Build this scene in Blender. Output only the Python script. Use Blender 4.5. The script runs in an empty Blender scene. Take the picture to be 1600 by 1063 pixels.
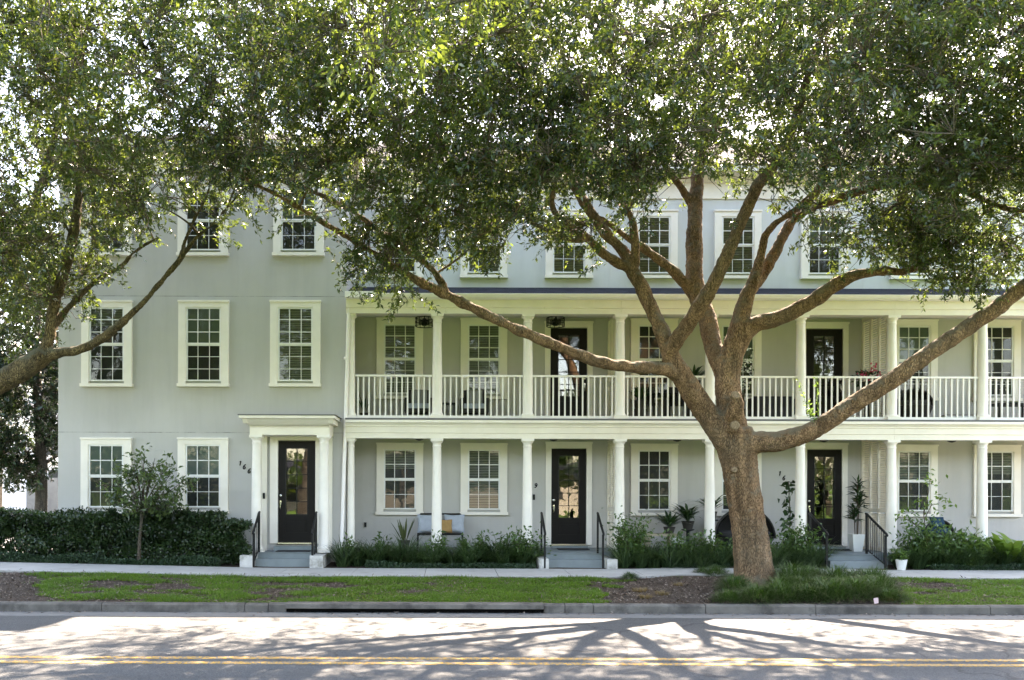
import bpy, bmesh, math, random
import numpy as np
from mathutils import Vector, Matrix
random.seed(7)
RNG = np.random.default_rng(11)
sc = bpy.context.scene
COL = sc.collection
R = math.radians
F, CX, HY, CZ, ROLL = 1400.0, 700.0, 766.0, 2.04, 0.0035

def P(px, py, D):
    """a point seen at a pixel of the photograph, at distance D in front of the viewer"""
    dx, dy = px - CX, py - HY
    return Vector(((dx + ROLL * dy) * D / F, D, CZ - (dy - ROLL * dx) * D / F))
def PX(px, D, py=700): return P(px, py, D).x
def PZ(py, D, px=800): return P(px, py, D).z

# ------------------------------------------------------------------ tags
def tag(o, label=None, cat=None, group=None, kind=None):
    if label: o['label'] = label
    if cat: o['category'] = cat
    if group: o['group'] = group
    if kind: o['kind'] = kind
    return o
def thing(name, label, cat, loc=(0, 0, 0), rz=0, group=None):
    o = bpy.data.objects.new(name, None)
    o.empty_display_size = 0.2
    COL.objects.link(o)
    o.location = loc
    o.rotation_euler = (0, 0, rz)
    return tag(o, label, cat, group)
def link(name, me, mat=None, parent=None, loc=(0, 0, 0), rot=(0, 0, 0)):
    o = bpy.data.objects.new(name, me)
    COL.objects.link(o)
    if mat is not None and not me.materials: me.materials.append(mat)
    o.location = loc
    o.rotation_euler = rot
    if parent is not None: o.parent = parent
    return o
def copy_tree(o, parent=None):
    c = o.copy()
    COL.objects.link(c)
    if parent is not None: c.parent = parent
    for ch in list(o.children): copy_tree(ch, c)
    return c

# ------------------------------------------------------------------ mesh helpers
class MB:
    def __init__(s): s.v = []; s.f = []
    def add(s, vs, fs):
        b = len(s.v)
        s.v.extend([tuple(p) for p in vs]); s.f.extend([tuple(b + i for i in f) for f in fs])
        return s
    def box(s, x0, x1, y0, y1, z0, z1):
        return s.add([(x0, y0, z0), (x1, y0, z0), (x1, y1, z0), (x0, y1, z0), (x0, y0, z1), (x1, y0, z1), (x1, y1, z1), (x0, y1, z1)],
                     [(0, 3, 2, 1), (4, 5, 6, 7), (0, 1, 5, 4), (1, 2, 6, 5), (2, 3, 7, 6), (3, 0, 4, 7)])
    def prism(s, prof, x0, x1):
        """a (y, z) outline, counter-clockwise seen from +x, carried along x"""
        n = len(prof)
        vs = [(x0, y, z) for y, z in prof] + [(x1, y, z) for y, z in prof]
        return s.add(vs, [tuple(range(n))[::-1], tuple(range(n, 2 * n))] + [(i, (i + 1) % n, n + (i + 1) % n, n + i) for i in range(n)])
    def lathe(s, cx, cy, prof, n=20):
        b = len(s.v)
        for r, z in prof:
            for k in range(n):
                a = 2 * math.pi * k / n
                s.v.append((cx + r * math.cos(a), cy + r * math.sin(a), z))
        for i in range(len(prof) - 1):
            for k in range(n):
                s.f.append((b + i * n + k, b + i * n + (k + 1) % n, b + (i + 1) * n + (k + 1) % n, b + (i + 1) * n + k))
        s.f.append(tuple(b + k for k in range(n))[::-1])
        s.f.append(tuple(b + (len(prof) - 1) * n + k for k in range(n)))
        return s
    def tube(s, pts, rad, n=8, closed=False):
        pts = [Vector(p) for p in pts]
        if not hasattr(rad, '__len__'): rad = [rad] * len(pts)
        b = len(s.v); m = len(pts); up = None
        for i in range(m):
            if closed: d = pts[(i + 1) % m] - pts[i - 1]
            else: d = pts[min(i + 1, m - 1)] - pts[max(i - 1, 0)]
            d = d.normalized() if d.length > 1e-9 else Vector((0, 0, 1))
            if up is None:
                up = Vector((0, 0, 1)) if abs(d.z) < .9 else Vector((1, 0, 0))
            u = (up - d * up.dot(d)).normalized(); w = d.cross(u); up = u
            for k in range(n):
                a = 2 * math.pi * k / n
                s.v.append(tuple(pts[i] + (u * math.cos(a) + w * math.sin(a)) * rad[i]))
        for i in range(m if closed else m - 1):
            j = (i + 1) % m
            for k in range(n):
                s.f.append((b + i * n + k, b + i * n + (k + 1) % n, b + j * n + (k + 1) % n, b + j * n + k))
        if not closed:
            s.f.append(tuple(b + k for k in range(n))[::-1]); s.f.append(tuple(b + (m - 1) * n + k for k in range(n)))
        return s
    def xf(s, M, start=0):
        s.v[start:] = [tuple(M @ Vector(p)) for p in s.v[start:]]
        return s
    def mesh(s, name, mat=None, smooth=False, off=None):
        me = bpy.data.meshes.new(name)
        v = s.v if off is None else [(p[0] - off[0], p[1] - off[1], p[2] - off[2]) for p in s.v]
        me.from_pydata(v, [], s.f); me.update()
        if smooth:
            me.polygons.foreach_set('use_smooth', np.ones(len(me.polygons), bool))
            me.set_sharp_from_angle(angle=R(38))
        if mat: me.materials.append(mat)
        return me
    def obj(s, name, mat, parent=None, smooth=False):
        """world coordinates in, kept in place under the parent"""
        off = parent_origin(parent)
        return link(name, s.mesh(name, mat, smooth, off), None, parent)
def parent_origin(p):
    o = Vector((0, 0, 0))
    while p is not None:
        o += Vector(p.location); p = p.parent
    return o

def np_mesh(name, V, Fc, mat, smooth=False, off=None):
    V = np.asarray(V, np.float32).reshape(-1, 3)
    if off is not None: V = V - np.asarray(off, np.float32)
    Fc = np.asarray(Fc, np.int32)
    k = Fc.shape[1]; n = len(Fc)
    me = bpy.data.meshes.new(name)
    me.vertices.add(len(V)); me.vertices.foreach_set('co', V.ravel())
    me.loops.add(n * k); me.loops.foreach_set('vertex_index', Fc.ravel())
    me.polygons.add(n); me.polygons.foreach_set('loop_start', np.arange(0, n * k, k, dtype=np.int32))
    me.polygons.foreach_set('loop_total', np.full(n, k, np.int32))
    if smooth: me.polygons.foreach_set('use_smooth', np.ones(n, bool))
    me.update(calc_edges=True)
    if mat: me.materials.append(mat)
    return me
def nrm(a): return a / np.maximum(np.linalg.norm(a, axis=-1, keepdims=True), 1e-9)
def rdir(n, rng=None):
    return nrm((rng or RNG).normal(size=(n, 3)))
def leaves(C, D, N, L, W, fold=.18):
    """one folded pointed leaf (two quads meeting at the midrib) per row"""
    D = nrm(D); S = nrm(np.cross(D, N)); N = np.cross(S, D)
    L = np.broadcast_to(np.asarray(L, float), (len(C),))[:, None]; W = np.broadcast_to(np.asarray(W, float), (len(C),))[:, None]
    tip = C + D * L - N * L * .08
    a = C + D * L * .45 + S * W * .5 + N * W * fold
    b = C + D * L * .45 - S * W * .5 + N * W * fold
    V = np.stack([C, a, tip, b], 1).reshape(-1, 3)
    return V, np.arange(len(C) * 4).reshape(-1, 4)
def sticks(A, B, ra, rb):
    d = nrm(B - A); h = np.where(np.abs(d[:, 2:3]) < .9, [[0, 0, 1.]], [[1., 0, 0]])
    u = nrm(np.cross(d, h)); w = np.cross(d, u)
    ra = np.broadcast_to(np.asarray(ra, float), (len(A),))[:, None]; rb = np.broadcast_to(np.asarray(rb, float), (len(A),))[:, None]
    ring = []
    for c, r in ((A, ra), (B, rb)):
        for k in range(3):
            t = 2 * math.pi * k / 3
            ring.append(c + (u * math.cos(t) + w * math.sin(t)) * r)
    V = np.stack(ring, 1).reshape(-1, 3)
    b = (np.arange(len(A)) * 6)[:, None]
    return V, np.concatenate([b + np.array([[0, 1, 4, 3]]), b + np.array([[1, 2, 5, 4]]), b + np.array([[2, 0, 3, 5]])])
def cat(parts):
    V = []; Q = []; b = 0
    for v, q in parts:
        V.append(v); Q.append(q + b); b += len(v)
    return np.concatenate(V), np.concatenate(Q)
def blades(base, az, L, lean, droop, W, seg=3):
    """arching grass blades: strips of seg quads"""
    n = len(base)
    L, lean, droop, W = [np.broadcast_to(np.asarray(q, float), (n,)) for q in (L, lean, droop, W)]
    dx = np.stack([np.cos(az), np.sin(az), np.zeros(n)], 1); sd = np.stack([-np.sin(az), np.cos(az), np.zeros(n)], 1)
    V = np.zeros((n, seg + 1, 2, 3))
    for i in range(seg + 1):
        t = i / seg
        c = base + dx * (L * (lean * t + droop * t * t))[:, None]
        c[:, 2] += L * (t * np.sqrt(np.maximum(.05, 1 - lean ** 2)) - droop * t ** 3 * .75)
        w = (W * (1 - .9 * t ** 1.6) * .5)[:, None]
        V[:, i, 0] = c - sd * w; V[:, i, 1] = c + sd * w
    b = (np.arange(n) * (seg + 1) * 2)[:, None]
    Q = np.concatenate([b + np.array([[2 * i, 2 * i + 1, 2 * i + 3, 2 * i + 2]]) for i in range(seg)])
    return V.reshape(-1, 3), Q
class Noise3:
    def __init__(s, wl, n=14, seed=0):
        g = np.random.default_rng(seed)
        s.k = nrm(g.normal(size=(n, 3))) * (2 * math.pi / (wl * g.uniform(.6, 1.6, (n, 1)))); s.p = g.uniform(0, 6.28, n)
    def __call__(s, X): return np.sin(X @ s.k.T + s.p).sum(1) / math.sqrt(len(s.p) / 2)   # about unit variance

# ------------------------------------------------------------------ materials
def nodes(name):
    m = bpy.data.materials.new(name); m.use_nodes = True
    nt = m.node_tree; nt.nodes.clear()
    out = nt.nodes.new('ShaderNodeOutputMaterial')
    def N(t, **kw):
        n = nt.nodes.new('ShaderNode' + t)
        for k, v in kw.items():
            if k in n.inputs.keys(): n.inputs[k].default_value = v
            else: setattr(n, k, v)
        return n
    return m, nt, N, (lambda a, b: nt.links.new(a, b)), out
def ramp(N, L, src, stops):
    r = N('ValToRGB'); L(src, r.inputs[0]); e = r.color_ramp.elements
    while len(e) < len(stops): e.new(.5)
    for q, (p, c) in zip(e, stops):
        q.position = p; q.color = tuple(c) + (1,) if len(c) == 3 else c
    return r.outputs[0]
def mixc(N, L, fac, a, b, mode='MIX'):
    m = N('Mix', data_type='RGBA', blend_type=mode)
    for s, v in ((0, fac), (6, a), (7, b)):
        if hasattr(v, 'is_linked') or hasattr(v, 'links'): L(v, m.inputs[s])
        else: m.inputs[s].default_value = v if not isinstance(v, tuple) else (v + (1,) if len(v) == 3 else v)
    return m.outputs[2]
def pos(N): return N('NewGeometry').outputs['Position']
def noise(N, L, vec, scale, detail=4, rough=.6):
    n = N('TexNoise', Scale=scale, Detail=detail, Roughness=rough); L(vec, n.inputs['Vector']); return n.outputs['Fac']
def bump(N, L, h, strength, dist=.02):
    b = N('Bump', Strength=strength, Distance=dist); L(h, b.inputs['Height']); return b.outputs[0]
def simple(name, col, rough=.6, spec=.5, var=.08, vscale=3., bs=None, metal=0, dirt=None):
    m, nt, N, L, out = nodes(name); p = N('BsdfPrincipled', Roughness=rough, Metallic=metal)
    p.inputs['Specular IOR Level'].default_value = spec
    v = pos(N); n = noise(N, L, v, vscale)
    lo = tuple(c * (1 - var) for c in col); hi = tuple(min(1, c * (1 + var)) for c in col)
    c = ramp(N, L, n, [(.3, lo), (.7, hi)])
    if dirt:
        d = noise(N, L, v, dirt[0], 6, .7); f = ramp(N, L, d, [(dirt[1], (0, 0, 0)), (dirt[1] + .18, (1, 1, 1))])
        c = mixc(N, L, f, c, dirt[2])
    L(c, p.inputs['Base Color'])
    if bs: L(bump(N, L, noise(N, L, v, bs[0], 5), bs[1], .01), p.inputs['Normal'])
    L(p.outputs[0], out.inputs[0]); return m
def leafmat(name, c0, c1, trans, tf=.35, rough=.38, spec=.5, clump=.6):
    m, nt, N, L, out = nodes(name)
    g = N('NewGeometry'); isl = g.outputs['Random Per Island']
    n = noise(N, L, g.outputs['Position'], clump, 3)
    a = N('Math', operation='MULTIPLY_ADD'); L(isl, a.inputs[0]); a.inputs[1].default_value = .7
    b = N('Math', operation='MULTIPLY_ADD'); L(n, b.inputs[0]); b.inputs[1].default_value = 1.5; b.inputs[2].default_value = -.65
    L(b.outputs[0], a.inputs[2])
    c = ramp(N, L, a.outputs[0], [(.1, c0), (.9, c1)])
    t = mixc(N, L, isl, tuple(x * .65 for x in trans), trans)
    p = N('BsdfPrincipled', Roughness=rough); p.inputs['Specular IOR Level'].default_value = spec
    L(c, p.inputs['Base Color'])
    tr = N('BsdfTranslucent'); L(t, tr.inputs[0])
    mx = N('MixShader'); mx.inputs[0].default_value = tf
    L(p.outputs[0], mx.inputs[1]); L(tr.outputs[0], mx.inputs[2]); L(mx.outputs[0], out.inputs[0])
    return m
def bark(name, c_dark, c_mid, c_light, lichen, scale=1.):
    m, nt, N, L, out = nodes(name); v = pos(N)
    mp = N('Mapping'); mp.inputs['Scale'].default_value = (19 * scale, 19 * scale, 4.8 * scale); L(v, mp.inputs[0])
    vo = N('TexVoronoi', feature='DISTANCE_TO_EDGE', Scale=2.4); 
    wn = N('TexNoise', Scale=1.2, Detail=4); L(mp.outputs[0], wn.inputs[0])
    wv = mixc(N, L, .35, mp.outputs[0], wn.outputs['Color'], 'ADD'); L(wv, vo.inputs['Vector'])
    n1 = noise(N, L, mp.outputs[0], 1.6, 6, .7)
    cr = ramp(N, L, vo.outputs[0], [(.0, (.0, .0, .0)), (.17, (1, 1, 1))])
    col = mixc(N, L, cr, c_dark, ramp(N, L, n1, [(.36, c_mid), (.66, c_light)]))
    m2 = N('Mapping'); m2.inputs['Scale'].default_value = (5., 5., .7); L(v, m2.inputs[0])
    sk = ramp(N, L, noise(N, L, m2.outputs[0], 1.5, 5, .7), [(.38, (.5, .5, .5)), (.62, (1.15, 1.15, 1.15))])
    col = mixc(N, L, 1., col, sk, 'MULTIPLY')
    pt = ramp(N, L, noise(N, L, v, .9, 4), [(.45, (0, 0, 0)), (.7, (.55, .55, .55))])
    col = mixc(N, L, pt, col, mixc(N, L, .55, col, lichen))
    g = N('SeparateXYZ'); L(N('NewGeometry').outputs['Normal'], g.inputs[0])
    # lichen grows on the upper side of limbs
    nl = noise(N, L, v, 3.2, 5, .7)
    ad = N('Math', operation='MULTIPLY_ADD'); L(g.outputs[2], ad.inputs[0]); ad.inputs[1].default_value = .32; L(nl, ad.inputs[2])
    lf = ramp(N, L, ad.outputs[0], [(.55, (0, 0, 0)), (.78, (.85, .85, .85))])
    col = mixc(N, L, lf, col, lichen)
    p = N('BsdfPrincipled', Roughness=.9); p.inputs['Specular IOR Level'].default_value = .2; L(col, p.inputs['Base Color'])
    hm = N('Math', operation='MULTIPLY_ADD'); L(cr, hm.inputs[0]); hm.inputs[1].default_value = .7; L(n1, hm.inputs[2])
    L(bump(N, L, hm.outputs[0], 1., .045), p.inputs['Normal']); L(p.outputs[0], out.inputs[0]); return m
def stucco(name, col, joints=()):
    m, nt, N, L, out = nodes(name); v = pos(N)
    mp = N('Mapping'); mp.inputs['Scale'].default_value = (1.6, 1.6, .16); L(v, mp.inputs[0])
    n = noise(N, L, v, .55, 5); st = noise(N, L, mp.outputs[0], 2.2, 5, .65)
    c = ramp(N, L, n, [(.3, tuple(x * .93 for x in col)), (.7, tuple(x * 1.05 for x in col))])
    c = mixc(N, L, ramp(N, L, st, [(.46, (0, 0, 0)), (.8, (.32, .32, .32))]), c, tuple(x * .72 for x in col))
    if joints:
        s = N('SeparateXYZ'); L(v, s.inputs[0]); tot = None
        for z in joints:
            cp = N('Math', operation='COMPARE'); L(s.outputs[2], cp.inputs[0]); cp.inputs[1].default_value = z; cp.inputs[2].default_value = .008
            if tot is None: tot = cp.outputs[0]
            else:
                a = N('Math', operation='MAXIMUM'); L(tot, a.inputs[0]); L(cp.outputs[0], a.inputs[1]); tot = a.outputs[0]
        br = ramp(N, L, noise(N, L, v, 1.7, 6, .8), [(.4, (.1, .1, .1)), (.6, (.75, .75, .75))])
        mu = N('Math', operation='MULTIPLY'); L(tot, mu.inputs[0]); L(br, mu.inputs[1])
        c = mixc(N, L, mu.outputs[0], c, (.09, .09, .085))
    p = N('BsdfPrincipled', Roughness=.9); p.inputs['Specular IOR Level'].default_value = .25; L(c, p.inputs['Base Color'])
    L(bump(N, L, noise(N, L, v, 45, 5, .7), .35, .01), p.inputs['Normal']); L(p.outputs[0], out.inputs[0]); return m
def glassmat(name, tint=(.9, .95, .93), base=.06):
    m, nt, N, L, out = nodes(name)
    fr = N('Fresnel', IOR=1.42); gl = N('BsdfGlossy', Roughness=.015); gl.inputs[0].default_value = (1, 1, 1, 1)
    tr = N('BsdfTransparent'); tr.inputs[0].default_value = tint + (1,)
    v = pos(N); L(bump(N, L, noise(N, L, v, 1.6, 2), .06, .05), gl.inputs['Normal'])
    a = N('Math', operation='ADD'); L(fr.outputs[0], a.inputs[0]); a.inputs[1].default_value = base
    mx = N('MixShader'); L(a.outputs[0], mx.inputs[0]); L(tr.outputs[0], mx.inputs[1]); L(gl.outputs[0], mx.inputs[2]); L(mx.outputs[0], out.inputs[0]); return m
M = {}
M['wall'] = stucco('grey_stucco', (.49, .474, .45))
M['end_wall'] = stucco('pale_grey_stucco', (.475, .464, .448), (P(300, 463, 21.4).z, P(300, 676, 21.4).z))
M['skylit_wall'] = stucco('skylit_grey_stucco', (.585, .60, .605))  # wall stucco made lighter and bluer: sky light put into the colour
M['trim'] = simple('cream_paint', (.81, .755, .665), .5, .4, .05, 2., (60, .06), dirt=(3.5, .66, (.40, .37, .28)))
M['column'] = simple('white_column_paint', (.81, .765, .705), .45, .4, .04, 3., (50, .05), dirt=(4., .68, (.45, .43, .35)))
M['white'] = simple('white_paint', (.84, .80, .77), .4, .45, .03, 4.)
M['casing'] = simple('casing_paint', (.81, .76, .69), .5, .4, .04, 3., dirt=(3., .7, (.48, .46, .38)))
M['sash'] = simple('sash_vinyl', (.76, .755, .745), .35, .5, .02)
M['glass'] = glassmat('window_glass', base=.0)
M['doorglass'] = glassmat('door_glass', (.8, .82, .8), .085)
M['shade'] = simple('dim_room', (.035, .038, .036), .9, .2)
M['screen'] = simple('unlit_room_backing', (.05, .05, .05), .8, .2, .1, 30)  # darkness of the unlit room, used on the sheet behind the panes
M['blind'] = simple('blind_slats', (.30, .30, .27), .5, .3)
M['pane_reflection'] = simple('pale_leaf_reflection', (.16, .19, .175), .9, .2, .05, 1.)  # greenish tone painted in for leaves reflected in the upper sash
M['door'] = simple('espresso_door_paint', (.0085, .007, .006), .5, .14, .15, 5.)
M['black'] = simple('black_iron', (.007, .007, .007), .45, .25)
M['steel'] = simple('satin_nickel', (.55, .54, .5), .25, .5, metal=1)
M['concrete'] = simple('sidewalk_concrete', (.35, .345, .32), .9, .2, .12, 1.5, (35, .3), dirt=(1.8, .58, (.22, .22, .2)))
M['porch_conc'] = simple('painted_porch_concrete', (.20, .235, .24), .7, .3, .1, 3., (30, .2), dirt=(3., .6, (.12, .14, .14)))
M['cheek'] = simple('white_cheek_block', (.52, .51, .48), .8, .2, .12, 5., (30, .3), dirt=(4., .48, (.26, .25, .22)))
M['deck'] = simple('balcony_deck', (.12, .12, .12), .7, .3)
M['ceil'] = simple('porch_ceiling_paint', (.66, .66, .60), .7, .3)
M['wicker'] = simple('black_wicker', (.016, .015, .014), .55, .4, .3, 80, (90, .8))
M['cushion_dark'] = simple('charcoal_cushion', (.05, .05, .052), .9, .2, .1, 20)
M['cushion_grey'] = simple('silver_blue_cushion', (.36, .40, .46), .75, .3, .08, 12, (60, .2))
M['cushion_tan'] = simple('tan_cushion', (.36, .22, .09), .85, .2, .1, 15)
M['cushion_teal'] = simple('teal_cushion', (.018, .05, .085), .85, .2, .1, 15)
M['sling'] = simple('grey_sling_fabric', (.27, .27, .255), .85, .2, .06, 30)
M['pot_white'] = simple('white_glazed_pot', (.68, .69, .66), .35, .5, .03)
M['pot_dark'] = simple('dark_pot', (.05, .045, .04), .6, .3)
M['paper'] = simple('paper', (.50, .37, .35), .9, .1)
M['cut'] = simple('cut_wood', (.21, .15, .095), .9, .1, .5, 40)
M['pink'] = simple('pink_petals', (.62, .07, .16), .6, .3, .2, 20)
M['petal'] = simple('white_petals', (.75, .76, .72), .6, .3)
M['bulb'] = simple('clear_bulbs', (.7, .7, .66), .2, .6)
M['stone'] = simple('bench_stone', (.36, .31, .22), .85, .2, .1, 10)
M['oak'] = leafmat('oak_leaf', (.012, .029, .012), (.048, .076, .019), (.25, .34, .045), .30, .28, .5)
M['oak_grey'] = leafmat('blue_green_oak_leaf', (.014, .030, .022), (.042, .066, .026), (.20, .29, .05), .25, .26, .65)
M['magnolia'] = leafmat('magnolia_leaf', (.014, .03, .014), (.035, .06, .02), (.10, .17, .03), .16, .3)
M['hedge'] = leafmat('hedge_leaf', (.010, .028, .010), (.035, .068, .02), (.09, .16, .03), .2, .35, clump=2.)
M['shrub'] = leafmat('shrub_leaf', (.026, .07, .016), (.095, .17, .045), (.2, .34, .06), .33, .35, clump=3.)
M['bright'] = leafmat('bright_plant_leaf', (.05, .13, .02), (.16, .26, .04), (.25, .4, .06), .35, .35, clump=3.)
M['lily'] = leafmat('lily_turf_blade', (.016, .044, .016), (.075, .125, .05), (.12, .21, .05), .22, .35, clump=2.)
M['mondo'] = leafmat('mondo_blade', (.016, .05, .008), (.05, .11, .018), (.09, .19, .02), .28, .45, clump=1.)
M['straw'] = leafmat('dry_blade', (.16, .11, .04), (.34, .24, .09), (.3, .2, .06), .25, .6)
M['grass'] = leafmat('lawn_blade', (.045, .115, .010), (.115, .215, .022), (.18, .33, .025), .4, .5, .3, clump=1.2)
M['ivy'] = leafmat('ground_cover_leaf', (.018, .046, .020), (.05, .095, .044), (.10, .18, .055), .2, .4, clump=3.)
M['ficus'] = leafmat('small_tree_leaf', (.026, .056, .020), (.075, .115, .036), (.2, .3, .06), .28, .35, clump=3.)
M['palm'] = leafmat('palm_leaf', (.015, .045, .016), (.04, .085, .03), (.08, .16, .03), .22, .35, clump=3.)
M['yucca'] = leafmat('yucca_leaf', (.05, .08, .03), (.11, .13, .05), (.12, .17, .04), .2, .4, clump=3.)
M['litter'] = leafmat('leaf_litter', (.07, .05, .036), (.30, .25, .20), (.1, .08, .05), .05, .8, .2, clump=1.5)
M['bark'] = bark('oak_bark', (.12, .070, .038), (.32, .188, .098), (.50, .315, .175), (.21, .19, .135))
M['bark_grey'] = bark('grey_bark', (.05, .04, .032), (.14, .115, .085), (.24, .20, .15), (.16, .17, .13), 1.6)
M['twig'] = simple('twig_bark', (.085, .065, .048), .9, .2, .25, 6)
def slate():
    m, nt, N, L, out = nodes('slate_shingle'); v = pos(N)
    mp = N('Mapping'); mp.inputs['Rotation'].default_value = (R(-72), 0, 0); L(v, mp.inputs[0])
    b = N('TexBrick', Scale=3.2); b.inputs['Color1'].default_value = (.02, .022, .027, 1); b.inputs['Color2'].default_value = (.035, .038, .046, 1); b.inputs['Mortar'].default_value = (.02, .02, .025, 1)
    b.inputs['Mortar Size'].default_value = .012; b.inputs['Row Height'].default_value = .42; L(mp.outputs[0], b.inputs[0])
    p = N('BsdfPrincipled', Roughness=.9); p.inputs['Specular IOR Level'].default_value = .08; L(b.outputs[0], p.inputs['Base Color']); L(bump(N, L, noise(N, L, v, 30), .3), p.inputs['Normal']); L(p.outputs[0], out.inputs[0]); return m
M['slate'] = slate()
def asphalt():
    m, nt, N, L, out = nodes('asphalt'); v = pos(N)
    ag = N('TexVoronoi', Scale=90.); L(v, ag.inputs[0])
    c = ramp(N, L, ag.outputs['Color'], [(.1, (.04, .042, .042)), (.9, (.102, .104, .10))])
    mp = N('Mapping'); mp.inputs['Scale'].default_value = (.16, 1., 1.); L(v, mp.inputs[0])
    big = ramp(N, L, noise(N, L, mp.outputs[0], 1.2, 5), [(.35, (.82, .82, .82)), (.7, (1.12, 1.12, 1.12))])
    c = mixc(N, L, 1., c, big, 'MULTIPLY')
    vc = N('TexVoronoi', feature='DISTANCE_TO_EDGE', Scale=.33); wn = N('TexNoise', Scale=1.6, Detail=6); L(v, wn.inputs[0])
    L(mixc(N, L, .5, v, wn.outputs['Color'], 'ADD'), vc.inputs[0])
    ck = ramp(N, L, vc.outputs[0], [(0., (1, 1, 1)), (.006, (0, 0, 0))])
    c = mixc(N, L, ck, c, (.03, .03, .03))
    p = N('BsdfPrincipled', Roughness=.85); p.inputs['Specular IOR Level'].default_value = .3; L(c, p.inputs['Base Color'])
    L(bump(N, L, ag.outputs['Distance'], .5, .008), p.inputs['Normal']); L(p.outputs[0], out.inputs[0]); return m
M['asphalt'] = asphalt()
def paint_yellow():
    m, nt, N, L, out = nodes('worn_yellow_paint'); v = pos(N)
    w = noise(N, L, v, 22, 6, .75); f = ramp(N, L, w, [(.44, (1, 1, 1)), (.56, (0, 0, 0))])
    p = N('BsdfPrincipled', Roughness=.8); L(mixc(N, L, f, (.12, .12, .11), (.52, .27, .025)), p.inputs['Base Color']); L(p.outputs[0], out.inputs[0]); return m
M['yellow'] = paint_yellow()
def soil():
    m, nt, N, L, out = nodes('mulch_soil'); v = pos(N)
    n = noise(N, L, v, 28, 7, .75); vo = N('TexVoronoi', Scale=45.); mp = N('Mapping'); mp.inputs['Scale'].default_value = (1, .6, 1); L(v, mp.inputs[0]); L(mp.outputs[0], vo.inputs[0])
    c = ramp(N, L, n, [(.3, (.022, .016, .012)), (.55, (.06, .043, .031)), (.75, (.15, .115, .09))])
    c = mixc(N, L, .35, c, mixc(N, L, vo.outputs['Color'], (.03, .022, .016), (.14, .11, .085)))
    p = N('BsdfPrincipled', Roughness=.95); p.inputs['Specular IOR Level'].default_value = .15; L(c, p.inputs['Base Color'])
    L(bump(N, L, n, 1., .03), p.inputs['Normal']); L(p.outputs[0], out.inputs[0]); return m
M['soil'] = soil()
M['curb'] = simple('weathered_curb_concrete', (.125, .115, .098), .9, .2, .25, 3., (25, .4), dirt=(2.2, .48, (.055, .05, .044)))
M['gutter'] = simple('gutter_concrete', (.16, .16, .15), .9, .2, .2, 1.5, (40, .3), dirt=(1.5, .55, (.09, .085, .08)))
M['far_grass'] = simple('far_lawn_grass', (.07, .13, .02), .95, .1, .35, 1.2)
M['garage'] = simple('white_garage_paint', (.66, .66, .66), .8, .2)
M['bungalow'] = simple('bungalow_paint', (.42, .38, .31), .8, .2)
M['pit'] = simple('drain_pit', (.006, .006, .006), .9, .1)
# ================================================================== camera, light, sky
cd = bpy.data.cameras.new('camera'); cam = bpy.data.objects.new('camera', cd); COL.objects.link(cam)
cd.sensor_width = 36; cd.lens = F / 1600 * 36; cd.shift_x = (800 - CX) / 1600; cd.shift_y = (HY - 531.5) / 1600
cd.clip_start = .1; cd.clip_end = 2000
cam.matrix_world = Matrix.Translation((0, 0, CZ)) @ Matrix.Rotation(math.pi / 2, 4, 'X') @ Matrix.Rotation(ROLL, 4, 'Z')
sc.camera = cam
SUN_EL, SUN_AZ = R(48.5), R(26)
sd = Vector((math.sin(SUN_AZ) * math.cos(SUN_EL), math.cos(SUN_AZ) * math.cos(SUN_EL), math.sin(SUN_EL)))
sl = bpy.data.lights.new('sun', 'SUN'); sl.energy = 5.0; sl.angle = R(.53); sl.color = (1, .95, .86)
so = bpy.data.objects.new('sun', sl); COL.objects.link(so); so.rotation_euler = (-sd).to_track_quat('-Z', 'Y').to_euler(); so.location = (10, 40, 40)
w = bpy.data.worlds.new('World'); sc.world = w; w.use_nodes = True
wt = w.node_tree; bg = wt.nodes['Background']; sky = wt.nodes.new('ShaderNodeTexSky'); sky.sky_type = 'NISHITA'
sky.sun_disc = False; sky.sun_elevation = SUN_EL; sky.sun_rotation = SUN_AZ; sky.air_density = 1.2; sky.dust_density = 1.6; sky.ozone_density = 1.
wt.links.new(sky.outputs[0], bg.inputs[0]); bg.inputs[1].default_value = .15
sc.view_settings.view_transform = 'Standard'; sc.view_settings.look = 'None'; sc.view_settings.gamma = 1
sc.view_settings.exposure = 3.36
sc.view_settings.use_white_balance = True; sc.view_settings.white_balance_temperature = 7800; sc.view_settings.white_balance_tint = 19
sc.cycles.max_bounces = 7; sc.cycles.diffuse_bounces = 4; sc.cycles.glossy_bounces = 3; sc.cycles.transparent_max_bounces = 8; sc.cycles.transmission_bounces = 4
sc.cycles.use_denoising = True; sc.cycles.caustics_reflective = False; sc.cycles.caustics_refractive = False
sc.cycles.sample_clamp_indirect = 6

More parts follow.
